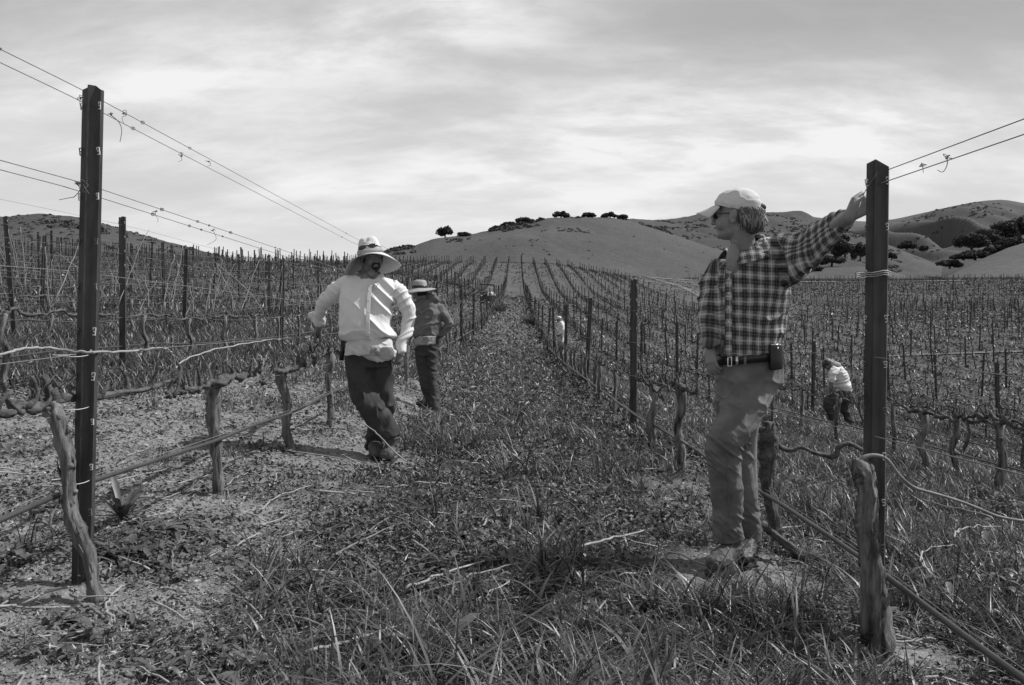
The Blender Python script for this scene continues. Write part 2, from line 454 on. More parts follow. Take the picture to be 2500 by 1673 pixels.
# ---------------------------------------------------------------- hills
HILL_PT = {}
def hill(name, sky_px, foot, dcrest, rel=1.0, g=0.075, shape=1.6, seed=0.0, gully=0.0, nu=260, nsr=90, scrub=0.0):
    """ridge with its skyline through photo heights; foot = [(u, v, d) ...], dcrest = [(u, d) ...]"""
    us = np.linspace(sky_px[0][0], sky_px[-1][0], nu)
    vc = pchip([a for a, b in sky_px], [b for a, b in sky_px], us)
    dc = np.interp(us, [a for a, b in dcrest], [b for a, b in dcrest])
    vf = np.interp(us, [a for a, b, c in foot], [b for a, b, c in foot])
    df = np.interp(us, [a for a, b, c in foot], [c for a, b, c in foot])
    zc = (V0 - vc) * dc / F_PX; zf = (V0 - vf) * df / F_PX
    def pt(fi, s):
        """fi = column (0..1), s = 0 foot .. 1 crest .. 1.5 behind"""
        fi = np.asarray(fi, float); s = np.asarray(s, float)
        a = fi * (nu - 1); g_ = lambda arr: np.interp(a, np.arange(nu), arr)
        D = g_(df) + (g_(dc) - g_(df)) * s
        x0 = (g_(us) - U0) * g_(dc) / F_PX; xf = (g_(us) - U0) * g_(df) / F_PX
        X = xf + (x0 - xf) * s
        ss = np.clip(s, 0, 1)
        h = ss * (1 - 0.0) if shape == 1 else (1 - (1 - ss) ** shape) * 0.55 + (ss ** 1.25) * 0.45
        back = np.clip(s - 1, 0, 1)
        Z = g_(zf) + (g_(zc) - g_(zf)) * h - back ** 1.5 * (g_(zc) - g_(zf)) * 1.6
        H = (g_(zc) - g_(zf))
        env = np.sin(np.pi * np.clip(s, 0, 1)) + 0.15 * (s > 1)
        nz = n2(X, D, 0.011, 4, seed) * 0.09 * H * rel
        gl = (np.abs(n2(X + D * .25, D * 0.30, 0.016, 3, seed + 4)) - 0.25) * 0.30 * H * gully
        Z = Z + env * (nz + gl) + n2(X, D, 0.25, 3, seed + 2) * 0.25 * (1 + 0.8 * scrub)
        return X, D, Z
    fi = np.linspace(0, 1, nu); s = np.concatenate([np.linspace(-0.04, 1, nsr), np.linspace(1.03, 1.6, 12)])
    FI, S = np.meshgrid(fi, s)
    X, D, Z = pt(FI, S)
    v = np.stack([X, D, Z], -1).reshape(-1, 3); n = len(s)
    i = np.arange(n - 1)[:, None] * nu; j = np.arange(nu - 1)[None]
    q = np.stack([i + j, i + j + 1, i + nu + j + 1, i + nu + j], -1).reshape(-1, 4)
    gcol = g * (1 + 0.22 * n2(X, D, 0.02, 4, seed + 9) + 0.12 * n2(X, D, 0.3, 3, seed + 5))
    m = mat('hill_grass', 1.0, 0.95, 0.22, 0.9, 0.35, 0.5, 0.08, attr='albedo', detail=10)
    o = MB().add(v, q, None, gcol.ravel()).build(name, m, None, True, 'albedo')
    tag(o, kind='structure')
    HILL_PT[name + str(seed)] = pt
    def at_u(u, s):
        return pt((np.asarray(u, float) - us[0]) / (us[-1] - us[0]), s)
    return at_u
H_LEFT = hill('hill', [(-900, 500), (-400, 515), (0, 531), (96, 523), (192, 532), (256, 548), (352, 575), (427, 596), (533, 623), (610, 644), (700, 662), (760, 680)],
              [(-900, 640, 160), (0, 655, 150), (400, 672, 145), (760, 695, 150)], [(-900, 330), (0, 290), (760, 230)], 0.8, 0.068, 1.6, 1.0, 0.35, scrub=1)
H_MID = hill('hill', [(860, 668), (900, 645), (930, 622), (965, 609), (1003, 602), (1067, 582), (1136, 574), (1227, 556), (1312, 538), (1344, 532), (1400, 531), (1472, 531), (1530, 538), (1600, 556),
                      (1664, 580), (1729, 602), (1814, 624), (1900, 643), (1990, 668), (2060, 692)],
             [(860, 690, 215), (1259, 668, 222), (1450, 690, 235), (1600, 700, 255), (2060, 705, 300)], [(860, 300), (1000, 350), (1300, 420), (1500, 430), (2060, 390)], 1.1, 0.080, 1.5, 2.0, 0.45)
H_SCRUB = hill('hill', [(1360, 600), (1440, 548), (1490, 534), (1536, 534), (1600, 537), (1650, 533), (1707, 523), (1745, 516), (1790, 514), (1830, 520), (1870, 522), (1950, 536), (2040, 556), (2130, 585), (2220, 618), (2300, 650)],
               [(1360, 700, 430), (1800, 690, 430), (2300, 690, 430)], [(1360, 640), (1800, 700), (2300, 640)], 1.1, 0.074, 1.3, 3.0, 1.2, scrub=1)
H_BACK = hill('hill', [(1700, 560), (1790, 533), (1866, 519), (1930, 521), (1995, 531), (2060, 537), (2123, 541), (2176, 536), (2240, 523), (2325, 504), (2390, 492), (2443, 488), (2500, 496), (2600, 512), (2800, 545), (3100, 580)],
              [(1700, 700, 560), (2500, 700, 560), (3100, 700, 560)], [(1700, 900), (2200, 960), (2443, 980), (3100, 900)], 1.5, 0.088, 1.3, 4.0, 2.3)
H_SPUR = hill('hill', [(1830, 700), (1880, 678), (1930, 662), (2000, 652), (2080, 650), (2150, 657), (2210, 672), (2290, 700)],
              [(1830, 705, 340), (2290, 705, 340)], [(1830, 420), (2290, 420)], 0.6, 0.090, 1.4, 5.0, 0.1)
H_EDGE = hill('hill', [(2230, 704), (2280, 690), (2330, 667), (2400, 632), (2460, 606), (2520, 588), (2620, 560), (2800, 530), (3050, 560)],
              [(2230, 706, 320), (3050, 700, 320)], [(2230, 380), (2500, 430), (3050, 470)], 0.8, 0.094, 1.3, 6.0, 0.2)

# ---------------------------------------------------------------- foliage
def cards(P, N, size, rng, ratio=1.5):
    """one leaf-clump face per point, roughly facing N"""
    n = len(P)
    R = rng.normal(size=(n, 3)); N = N + R * 0.55; N /= np.linalg.norm(N, axis=1, keepdims=True)
    a = np.cross(N, rng.normal(size=(n, 3))); a /= np.linalg.norm(a, axis=1, keepdims=True); b = np.cross(N, a)
    sz = (np.asarray(size) * rng.uniform(.55, 1.25, n))[:, None]
    a = a * sz * ratio / 2; b = b * sz / 2
    c = P
    v = np.stack([c - a, c - b * 1.0 + a * .1, c + a, c + b * 1.0 - a * .15], 1).reshape(-1, 3)
    q = np.arange(4 * n).reshape(-1, 4)
    return v, q
M_OAK = mat('oak_leaves', 0.032, 0.75, 0.5, 0.7, spec=0.25, attr='tone', transl=0.10)
M_TRUNKF = mat('far_bark', 0.06, 0.9, 0.2, 3.0)
def tree(u, vb, hpx, wpx, d, label, seed, at_z=None, cat='tree', name='oak_tree', dens=1.0, trunk=True):
    rng = np.random.default_rng(seed)
    base = at(u, vb, d)
    h = hpx * d / F_PX; w = wpx * d / F_PX
    t = thing(name, label, cat, base)
    K = max(9, int(16 * wpx / max(hpx, 1) * 0.8))
    P, N, T = [], [], []
    nc = int(2600 * dens * min(2.2, max(0.5, wpx / 40)))
    for k in range(K):
        fx = rng.uniform(-.38, .38); cz = h * (0.22 + 0.55 * (1 - (fx / .45) ** 2) * rng.uniform(.25, 1.0))
        cz *= rng.uniform(.8, 1.12); c = np.array([fx * w, rng.uniform(-.25, .25) * w, cz])
        r = np.array([w * rng.uniform(.14, .24), w * rng.uniform(.14, .24), h * rng.uniform(.16, .25)])
        m_ = nc // K
        dv = rng.normal(size=(m_, 3)); dv /= np.linalg.norm(dv, axis=1, keepdims=True)
        rr = rng.uniform(.55, 1.06, m_)[:, None]
        P.append(c + dv * r * rr); N.append(dv); T.append(np.full(m_, rng.uniform(.75, 1.3)))
    P = np.concatenate(P); N = np.concatenate(N); T = np.concatenate(T)
    P[:, 2] = np.maximum(P[:, 2], rng.uniform(0.0, .12, len(P)) * h)
    v, q = cards(P, N, max(d / 820 * 1.25, w / 20), rng)
    MB().add(v, q, None, np.repeat(T * rng.uniform(.8, 1.2, len(T)), 4)).build('crown', M_OAK, t, False, 'tone')
    if trunk:
        mb = MB()
        mb.add(*tube(smoothpath([(0, 0, -.4), (w * .02, 0, h * .2), (-w * .02, 0, h * .45), (0, 0, h * .7)], 8), np.linspace(w * .045 + .12, .08, 8), 7))
        for k in range(5):
            a = k * 1.3 + seed
            mb.add(*tube(smoothpath([(0, 0, h * .22), (math.cos(a) * w * .15, math.sin(a) * w * .15, h * .42), (math.cos(a) * w * .3, math.sin(a) * w * .25, h * .55)], 6), np.linspace(w * .02 + .06, .04, 6), 5))
        mb.build('trunk', M_TRUNKF, t)
    return t
tree(1086, 583, 33, 44, 372, 'dark round oak at the left end of the bare hilltop, larger of a pair', 21)
tree(1131, 580, 16, 34, 368, 'small low oak crowded against the larger round oak on the hilltop', 22)
tree(985, 609, 12, 12, 345, 'tiny lone tree on a thin trunk above the scrub where the hill drops away', 23, dens=.4)
tree(1213, 563, 13, 34, 400, 'low bushy oak at the bottom of the oak line climbing the ridge', 24)
tree(1243, 557, 19, 40, 408, 'middle oak of the line of oaks climbing the ridge', 25)
tree(1281, 549, 21, 48, 415, 'broadest and topmost oak of the line climbing the ridge', 26)
tree(1369, 533, 19, 41, 424, 'dome shaped oak standing alone on the skyline of the middle hill', 27)
tree(1437, 532, 14, 34, 428, 'small flat oak on the very summit of the middle hill', 28)
tree(1489, 533, 17, 38, 428, 'wider of two oaks just past the hill summit', 29)
tree(1521, 536, 13, 26, 430, 'smaller of two oaks just past the hill summit', 30)
tree(823, 656, 20, 27, 150, 'round bush on the field edge beside the brim of the straw hat', 31, cat='bush', name='bush', dens=.5)
tree(2062, 634, 66, 70, 425, 'large dark oak in the saddle just beside the hand on the post', 32, dens=1.6)
tree(2100, 636, 50, 42, 422, 'dark oak half hidden behind the post where the hand leans', 33)
tree(2030, 650, 36, 60, 420, 'spreading dark oak under the sleeve of the checked shirt', 34)
tree(1992, 668, 22, 40, 400, 'low dark bush on the grassy spur beneath the outstretched arm', 35, cat='bush', name='bush')
tree(2176, 634, 22, 26, 430, 'small dark oak just to the other side of the leaning post', 36)
tree(2214, 610, 24, 42, 640, 'oak in the gully on the steep hillside', 37)
tree(2256, 614, 16, 20, 600, 'small round bush beside the gully oak', 38, cat='bush', name='bush')
tree(2318, 655, 27, 50, 470, 'dark oak at the foot of the gully below the oak wood', 39)
EDGEW = [(2372, 612, 50, 70, 520), (2412, 606, 54, 72, 540), (2452, 594, 56, 72, 560), (2490, 586, 66, 78, 580), (2380, 634, 24, 70, 470), (2425, 624, 30, 66, 480),
         (2470, 610, 34, 70, 480), (2540, 570, 66, 90, 590), (2600, 570, 66, 90, 590)]
EDGEL = ['first oak at the lower left end of the oak wood on the slope', 'second oak from the lower left end of the oak wood', 'third oak from the lower left end of the oak wood',
         'tall oak of the wood close to the right edge', 'low oak hugging the front of the oak wood at its left', 'low oak in the front middle of the oak wood', 'low oak in front of the wood close to the right edge',
         'high oak cut by the right edge at the top of the wood', 'oak of the wood just outside the right edge']
for k, (u, vb, h, w, d) in enumerate(EDGEW):
    o = tree(u, vb, h, w, d, EDGEL[k], 50 + k)
    o['group'] = 'oaks of the wood in the hollow'
tree(2492, 672, 54, 44, 400, 'solitary oak on the pale grass slope at the right edge', 70, dens=1.3)
tree(2352, 634, 18, 60, 470, 'flat dark thicket just under the oak wood', 71, cat='bush', name='bush')

# scrub dotted over the hillsides: nobody could count it
def scrub(fn, zones, size, seed, name='scrub', tl=1.2, th=2.4):
    rng = np.random.default_rng(seed); P, N, T, S = [], [], [], []
    for (u0, u1, s0, s1, n, sz) in zones:
        u = rng.uniform(u0, u1, n); s = rng.uniform(s0, s1, n)
        X, D, Z = fn(u, s)
        keep = n2(X, D, 0.05, 3, seed) > -0.08
        for x, y, z in zip(X[keep], D[keep], Z[keep]):
            m_ = 14; r = sz * rng.uniform(.5, 1.4)
            dv = rng.normal(size=(m_, 3)); dv /= np.linalg.norm(dv, axis=1, keepdims=True); dv[:, 2] = np.abs(dv[:, 2])
            P.append(np.array([x, y, z - .15 * r]) + dv * r * np.array([1, 1, .62])); N.append(dv)
            T.append(np.full(m_, rng.uniform(tl, th))); S.append(np.full(m_, r * .75))
    P = np.concatenate(P); N = np.concatenate(N); T = np.concatenate(T); S = np.concatenate(S)
    v, q = cards(P, N, S, rng)
    return tag(MB().add(v, q, None, np.repeat(T, 4)).build(name, M_OAK, None, False, 'tone'), kind='stuff')
scrub(H_MID, [(905, 1010, .55, 1.0, 240, 1.0), (1225, 1330, .80, 1.0, 160, 1.1), (1090, 1150, .72, .82, 26, .7), (1345, 1440, .52, .70, 60, .7), (1330, 1370, .80, .92, 16, .7), (1292, 1300, .35, .5, 6, .6),
              (1000, 1900, .05, .98, 60, .45), (1310, 1345, .1, .85, 22, .5)], 1, 81)
scrub(H_MID, [(905, 1000, .86, 1.0, 260, 1.1), (1200, 1325, .90, 1.0, 260, 1.3), (1120, 1145, .93, 1.0, 30, 1.0), (1395, 1420, .95, 1.0, 10, .8), (1560, 1640, .93, 1.0, 60, .8)], 1, 86, 'scrub', .9, 1.6)
scrub(H_SCRUB, [(1400, 2200, .25, 1.0, 3000, 1.05)], 1, 82)
scrub(H_LEFT, [(-200, 560, .3, 1.0, 420, .55), (100, 260, .55, .75, 60, .9)], 1, 83)
scrub(H_BACK, [(2200, 2480, .35, .85, 380, 1.4), (1900, 2300, .1, .5, 200, 1.5), (2250, 2450, .75, .97, 90, 1.2)], 1, 84)

# ================================================================== TRELLIS POSTS
M_RUST = mat('rusty_steel', 0.038, 0.6, 0.75, 13.0, 0.0018, 120.0, 0.45, stretch=(1, 1, .22), lo=.35, hi=.68)
M_CLIP = mat('bare_steel_clip', 0.50, 0.4, 0.1, 30, spec=0.6)
M_CLIPD = mat('rusted_clip', 0.12, 0.6, 0.4, 30, spec=0.5)
M_WIRE = mat('steel_wire', 0.16, 0.5, 0.3, 40, spec=0.5)
# rolled profile, seen from above (metres): lips, two faces and a raised rib
PROFILE = [(-.044, .022), (-.044, 0), (-.014, 0), (-.008, -.016), (-.002, -.018), (.020, 0), (.044, 0), (.044, .022)]
def profile_post(h, top_cut=True, seed=0, wd=1.0):
    p = np.array(PROFILE) * wd
    t = 0.0028
    d = np.gradient(p, axis=0); nrm = np.stack([-d[:, 1], d[:, 0]], 1); nrm /= np.linalg.norm(nrm, axis=1, keepdims=True)
    inner = p + nrm * t
    ring = np.vstack([p, inner[::-1]])
    nseg = 14; k = len(ring)
    zs = np.linspace(-0.35, h, nseg)
    V = []
    for i, z in enumerate(zs):
        zz = np.full(k, z)
        if i == nseg - 1 and top_cut: zz = z + 0.012 * np.sin(ring[:, 0] * 60 + seed) - ring[:, 0] * 0.12
        V.append(np.stack([ring[:, 0], ring[:, 1], zz], 1))
    V = np.concatenate(V)
    i = np.arange(nseg - 1)[:, None] * k; j = np.arange(k)[None]; jn = (j + 1) % k
    q = np.stack([i + j, i + jn, i + k + jn, i + k + j], -1).reshape(-1, 4)
    m = len(p); cap = []
    for e, b in ((0, 0), (1, (nseg - 1) * k)):
        for a in range(m - 1): cap.append((b + a, b + a + 1, b + k - 2 - a, b + k - 1 - a))
    return V, np.vstack([q, cap]), None
def clip_geo():
    """small pressed hook that holds a wire, like a letter E"""
    mb = MB()
    mb.add(*box((0, 0, 0), (.003, .004, .030)))
    for z in (-.0135, 0, .0135): mb.add(*box((.0055, 0, z), (.008, .0042, .0038)))
    mb.add(*box((.0105, 0, .010), (.003, .004, .009)))
    return mb
CLIP_ME = clip_geo().mesh('wire_clip', M_CLIP, False); CLIP_MD = clip_geo().mesh('wire_clip', M_CLIPD, False); rck = random.Random(3)
POST_ME = {}
def make_post(x, y, h, label, group=None, rot=0.0, lean=(0, 0), clips=0, name='trellis_post', z=None, wd=1.0, seed=0):
    key = (round(h, 2), wd, seed)
    z = g1(x, y) if z is None else z
    t = thing(name, label, 'post', (x, y, z), group)
    if key not in POST_ME: POST_ME[key] = MB().add(*profile_post(h, True, seed, wd)).mesh('profile', M_RUST, False)
    link('steel_profile', POST_ME[key], t)
    for k in range(clips):
        zz = h - 0.075 - k * 0.178
        if zz < 0.25: break
        for sx in (-1, 1):
            c = link('wire_clip', CLIP_ME if rck.random() < (.9 if k < 3 else .35) else CLIP_MD, t)
            c.location = (sx * .0465 * wd, -.004, zz + (0.004 if sx > 0 else 0)); c.scale = (-sx * rck.uniform(.7, 1.1), 1, rck.uniform(.75, 1.05)); c.rotation_euler = (0, rck.gauss(0, .10), rck.gauss(0, .15))
    t.rotation_euler = (lean[1], lean[0], rot)
    return t

# ================================================================== GRAPEVINES
M_BARK = mat('vine_bark', 0.135, 0.9, 0.75, 26.0, 0.02, 34.0, 0.2, stretch=(1, 1, .13), detail=8, lo=.36, hi=.64)
M_BARKD = mat('vine_cordon_bark', 0.085, 0.9, 0.6, 30.0, 0.010, 60.0, 0.2, stretch=(1, .35, 1), detail=8)
M_CANE = mat('pale_cane', 0.27, 0.6, 0.3, 14.0, spec=0.4)
M_CANED = mat('brown_cane', 0.16, 0.6, 0.35, 14.0, spec=0.35)
M_SHRED = mat('loose_bark', 0.25, 0.95, 0.4, 30)
def trunk_geo(h, r, rng, n=26, seg=12, lean=0.10, flare=1.5):
    p = [(0, 0, -.10), (rng.normal() * .01, rng.normal() * .01, .02)]
    for f in (.25, .5, .75): p.append((rng.normal() * lean * .3, rng.normal() * lean * .35, h * f))
    p.append((0, rng.normal() * .02, h))
    P = smoothpath(p, n)
    f = np.linspace(0, 1, n)
    rad = r * (1 + (flare - 1) * np.exp(-f * 9) - .12 * f + .28 * np.exp(-((f - 1) / .10) ** 2))
    return P, rad, tube(P, rad, seg, 0.34, rng.uniform(0, 90), twist=0.05, ridge=.16)
def cordon_geo(mb_c, sgn, h, L, rng, r=.022, n=16, seg=8, sag=.02):
    P = smoothpath([(0, 0, h - .01), (rng.normal() * .01, sgn * L * .18, h + rng.normal() * .015 + .015), (rng.normal() * .015, sgn * L * .45, h - sag * rng.uniform(-.4, 1)),
                    (rng.normal() * .015, sgn * L * .75, h + rng.normal() * .018), (rng.normal() * .015, sgn * L, h + rng.normal() * .02)], n)
    P = P + rng.normal(size=P.shape) * np.array([.006, .002, .007]) * (n > 8)
    rad = r * .80 * np.linspace(1.2, .5, n) * (1 + .34 * rng.normal(size=n).clip(-1, 1.4))
    mb_c.add(*tube(P, rad, seg + (3 if seg > 6 else 0), .45, rng.uniform(0, 99), ridge=.15 if seg > 6 else 0))
    return P
def spur_geo(mb, p, rng, hh=.09, r=.011, seg=6, lean=None):
    up = np.array([rng.normal() * .35, rng.normal() * .45, 1.0]); up /= np.linalg.norm(up)
    a = p + up * hh * .45 + rng.normal(size=3) * .012; b = p + up * hh
    mb.add(*tube(smoothpath([p - up * .01, a, b], 6), [r * 1.35, r * 1.25, r * .9, r * .72, r * .66, r * .72], seg, .25, rng.uniform(0, 50)))
    if seg > 5 and rng.random() < .55:       # a thin dead shoot
        tw = np.array([rng.normal() * .5, rng.normal() * .6, rng.uniform(.3, 1)]); tw /= np.linalg.norm(tw); ln = rng.uniform(.04, .13)
        mb.add(*tube([a, a + tw * ln * .5 + rng.normal(size=3) * .004, a + tw * ln], [.0035, .0028, .002], 4))
    return b
def vine_proto(seed, canes=0, detail=2, h=.73, L=.76, r=.033):
    """thing with parts: trunk, two cordons, spurs, canes"""
    rng = np.random.default_rng(seed)
    t = bpy.data.objects.new('grapevine', None); C.objects.link(t); t.empty_display_size = .1
    seg = 18 if detail > 1 else 7; n = 30 if detail > 1 else 9
    if detail == 0:
        mb = MB(); P, rad, g = trunk_geo(h, r * 1.05, rng, 6, 5); mb.add(*g)
        for s in (-1, 1):
            cp = cordon_geo(mb, s, h, L, rng, .024, 6, 4)
            for k in range(1, 6, 1): spur_geo(mb, cp[k], rng, .10, .010, 3)
        for k in range(canes):
            c0 = np.array([0, rng.uniform(-L, L), h]); ln = rng.uniform(.25, .8); dx, dy = rng.normal() * .25, rng.normal() * .3
            mb.add(*tube(smoothpath([c0, c0 + [dx * .3 * ln, dy * .3 * ln, ln * .4], c0 + [dx * ln, dy * ln, ln]], 5), [.007, .006, .005, .005, .004], 3), a=None)
        me = mb.mesh('grapevine', M_BARKD)
        bpy.data.objects.remove(t)
        o = bpy.data.objects.new('grapevine', me); C.objects.link(o)
        return o
    P, rad, g = trunk_geo(h, r, rng, n, seg)
    mb = MB().add(*g)
    if detail > 1:
        for k in range(7):      # peeling strips of bark
            i = rng.integers(3, n - 4); a = rng.uniform(0, 6.28); off = np.array([math.cos(a), math.sin(a), 0]) * rad[i] * 1.04
            mb.add(*tube([P[i] + off, P[i + 1] + off * 1.08, P[i + 2] + off * 1.02], [.002, .004, .0015], 4))
    mb.build('trunk', M_BARK, t)
    for s in (-1, 1):
        mc = MB(); cp = cordon_geo(mc, s, h, L, rng, .023 if detail > 1 else .021, 16 if detail > 1 else 9, 8 if detail > 1 else 5)
        cm = mc.build('cordon', M_BARKD, t)
        idx = np.linspace(2, len(cp) - 1, 5).astype(int)
        for k in idx:
            ms = MB(); e = spur_geo(ms, cp[k], rng, rng.uniform(.06, .13), .011, 6 if detail > 1 else 4)
            if rng.random() < .5: spur_geo(ms, cp[k] + np.array([0, .02, 0]), rng, rng.uniform(.05, .10), .009, 5)
            ms.build('spur', M_BARKD, cm)
            if canes and rng.random() < .12 * canes:
                ln = rng.uniform(.4, 1.0); dx, dy = rng.normal() * .22, rng.normal() * .35
                mk = MB(); pth = smoothpath([e - [0, 0, .02], e + [dx * .2 * ln, dy * .45 * ln, ln * .35], e + [dx * .6 * ln, dy * .7 * ln, ln * .7], e + [dx * ln, dy * ln, ln]], 9)
                pth += rng.normal(size=pth.shape) * .006
                mk.add(*tube(pth, np.linspace(.0065, .0042, 9), 5))
                mk.build('cane', M_CANE, t)
    return t

FRUST = 0.66
def in_view(x, y, m=1.5):
    return y > 1.0 and abs((x * F_PX / y) + U0 - 1250) < 1250 + m * F_PX / y * 1.0
def row_phrase(k):
    """the row's place, told from the grass alley"""
    if k == -1: return 'in the row lining the left of the grass alley'
    if k == 0: return 'in the row lining the right of the grass alley'
    n = {2: 'second', 3: 'third', 4: 'fourth', 5: 'fifth', 6: 'sixth', 7: 'seventh', 8: 'eighth', 9: 'ninth', 10: 'tenth'}
    j = -k if k < 0 else k + 1
    side = 'left' if k < 0 else 'right'
    if j in n: return 'in the %s row %s of the grass alley' % (n[j], side)
    return 'in the crowded rows farther %s of the alley' % side

# right and upper limit of the middle block
def in_block(x, y):
    if x < 0: top = 222
    else: top = 222 if x < 10 else np.interp(x, [10, 24, 37, 41], [222, 232, 200, 150])
    if y > top: return False
    if x > 27:      # beyond the diagonal track the near block stops at the cross track
        return y < np.interp(x, [27, 35, 60, 90], [96, 98, 100, 98])
    if x > 20 and y > 100: return x < np.interp(y, [100, 128, 160, 205, 232], [27, 31, 35, 39, 41]) - 1
    return True

POSTS, VINES = [], []
rngp = np.random.default_rng(5)
for k in range(-44, 32):
    x = ROW0 + ROWS * k
    ph = {0: 3.2, -1: 3.24 + 7.25, -2: 10.3, 1: 16.4, 2: 21.5, 3: 18.6, 4: 24.0}.get(k, 3.2 + rngp.uniform(0, 6.8))
    j = 0
    while True:
        y = ph + 6.9 * j * (1.0 if k != -1 else 1.13)
        j += 1
        if y > 232: break
        xx = x + rngp.normal() * .02; yy = y + (rngp.normal() * .12 if y > 20 else 0)
        if not in_block(xx, yy) or not in_view(xx, yy, 3.0): continue
        if yy < 17.6 and 1975 < U0 + xx / yy * F_PX < 2085: continue
        POSTS.append((xx, yy, k))
    j = 0; ph = rngp.uniform(0, 1.5) + 1.6
    while True:
        y = ph + 1.53 * j; j += 1
        if y > 225: break
        xx = x + rngp.normal() * .03
        if not in_block(xx, y) or not in_view(xx, y, 2.0) or rngp.random() < .05: continue
        VINES.append((xx, y + rngp.normal() * .04, k))

ORD = {}; START = {('p', -1): 1, ('p', 0): 1, ('v', -1): 4, ('v', 0): 4, ('v', 1): 2}
def ordn(i):
    w = ['', 'nearest ', 'second nearest ', 'third nearest ', 'fourth nearest ', 'fifth nearest ', 'sixth nearest ', 'seventh nearest ', 'eighth nearest ', 'ninth nearest ', 'tenth nearest ', 'eleventh nearest ', 'twelfth nearest ']
    return w[i] if i < len(w) else ''
# --- posts: two in front, the rest as copies
make_post(-1.722, 3.24, 2.00, 'rusty ribbed steel post standing tall at the left, old vine trunk crossing its foot', rot=math.radians(-8), lean=(math.radians(1.4), 0), clips=11, seed=1, wd=.91)
make_post(1.392, 3.20, 1.885, 'rusty steel post at the right that the man in the checked shirt leans on', rot=math.radians(-32), lean=(math.radians(0.6), 0), clips=10, seed=2, z=-1.34, wd=.90)
PP = sorted([p for p in POSTS if p[1] > 4], key=lambda p: p[1])
IND_P, FAR_P = PP[:298], PP[298:]
for (x, y, k) in IND_P:
    h = (1.98 if k < 0 else 1.93) + rngp.normal() * .035
    h = round(h / .04) * .04
    if k == -1 and y < 12: h = 2.08
    ORD[('p', k)] = ORD.get(('p', k), START.get(('p', k), 0)) + 1; w_ = ordn(ORD[('p', k)]) if -10 <= k <= 9 else ''
    lab = (w_ + 'rusty trellis post ' if w_ else 'far rusty trellis post ') + row_phrase(k)
    make_post(x, y, h, lab, 'trellis posts ' + row_phrase(k), rot=math.radians(rngp.uniform(-35, -15) if k >= 0 else rngp.uniform(-25, 5)),
              lean=(math.radians(rngp.normal() * 1.7), math.radians(rngp.normal() * 1.4)), clips=4 if y < 14 else 0)
mb = MB()
def simple_post(mb, x, y, h, w=.085, lean=0.0, z=None):
    z = g1(x, y) if z is None else z
    v, q, _ = box((x + lean * h / 2, y, z + h / 2 - .1), (w, w * .5, h + .2))
    v = np.array(v); v[:, 0] += np.where(v[:, 2] > z + h * .5, lean * h / 2, -lean * h / 2)
    mb.add(v, q)
FP = np.array([(x, y) for x, y, k in FAR_P]); FZ = gz(FP[:, 0], FP[:, 1])
for (x, y), z in zip(FP, FZ):
    h = 1.92 + rngp.normal() * .12
    simple_post(mb, x, y, h, .085 + .00025 * y, rngp.normal() * .035, z)
tag(mb.build('trellis_posts', M_RUST, None, False), kind='stuff')

# --- vines
near_full = [vine_proto(100 + i, 0, 2) for i in range(5)]
near_cane = [vine_proto(200 + i, 1.5, 2) for i in range(5)]
mid_bare = [vine_proto(300 + i, 0, 1) for i in range(5)]
mid_cane = [vine_proto(400 + i, 3.0, 1) for i in range(6)]
low_bare = [vine_proto(500 + i, 0, 0) for i in range(4)]
stubs = [vine_proto(560 + i, 0, 0, .66, .22, .030) for i in range(4)]
low_cane = [vine_proto(520 + i, 1 + i % 2, 0) for i in range(4)]
VV = sorted([v for v in VINES if v[1] > (8.6 if v[2] == -1 else 7.6 if v[2] == 0 else 5.0)], key=lambda v: v[1])
IND_V, FAR_V = VV[:290], VV[290:]
def place(proto, x, y, k, rot=0.0, s=1.0, label=None, group=None):
    o = dup(proto); ORD[('v', k)] = ORD.get(('v', k), START.get(('v', k), 0)) + 1; w_ = ordn(ORD[('v', k)]) if -10 <= k <= 9 else ''
    o.location = (x, y, g1(x, y)); o.rotation_euler = (0, 0, rot); o.scale = (s, s, s * rngp.uniform(.94, 1.06))
    tag(o, (w_ + 'old grapevine ' if w_ else 'far old grapevine ') + row_phrase(k), 'grapevine', group or ('grapevines ' + row_phrase(k)))
    return o
for (x, y, k) in IND_V:
    cane = k < -1 or (k == -1 and y > 13)
    src = stubs if (k > 1 and y > 9) or (k == 1 and y > 15) else (near_cane if cane else near_full) if y < 10 else (mid_cane if cane else mid_bare) if y < 24 else (low_cane if cane else low_bare)
    place(random.choice(src), x, y, k, math.radians(rngp.normal() * 2.5) + (math.pi if rngp.random() < .5 else 0))
# far vines: one mass
def flat_mesh(o):
    me = o.data; v = np.empty(len(me.vertices) * 3); me.vertices.foreach_get('co', v)
    q = [tuple(p.vertices) for p in me.polygons if len(p.vertices) == 4]; t = [tuple(p.vertices) for p in me.polygons if len(p.vertices) == 3]
    return v.reshape(-1, 3), np.array(q), np.array(t)
LOWG = [flat_mesh(o) for o in low_bare]; LOWS = [flat_mesh(o) for o in stubs]; LOWC = [flat_mesh(o) for o in low_cane]
mb = MB()
FV = np.array([(x, y) for x, y, k in FAR_V]); FVZ = gz(FV[:, 0], FV[:, 1])
for (x, y, k), z in zip(FAR_V, FVZ):
    v, q, t = random.choice(LOWC if (k < 0 and x < -1 and y < 110) else LOWS if (k > 0 and y < 110) else LOWG)
    if y > 75:
        if random.random() < .0: continue
    f = -1 if random.random() < .5 else 1
    fat = 1.0 + y / 160.0
    mb.add(v * np.array([fat, f, 1]) + np.array([x, y, z]), q, t)
tag(mb.build('vineyard_rows', M_BARKD), kind='stuff')
for o in near_full + near_cane + mid_bare + mid_cane + low_bare + low_cane + stubs:
    for ch in list(o.children_recursive): bpy.data.objects.remove(ch)
    bpy.data.objects.remove(o)

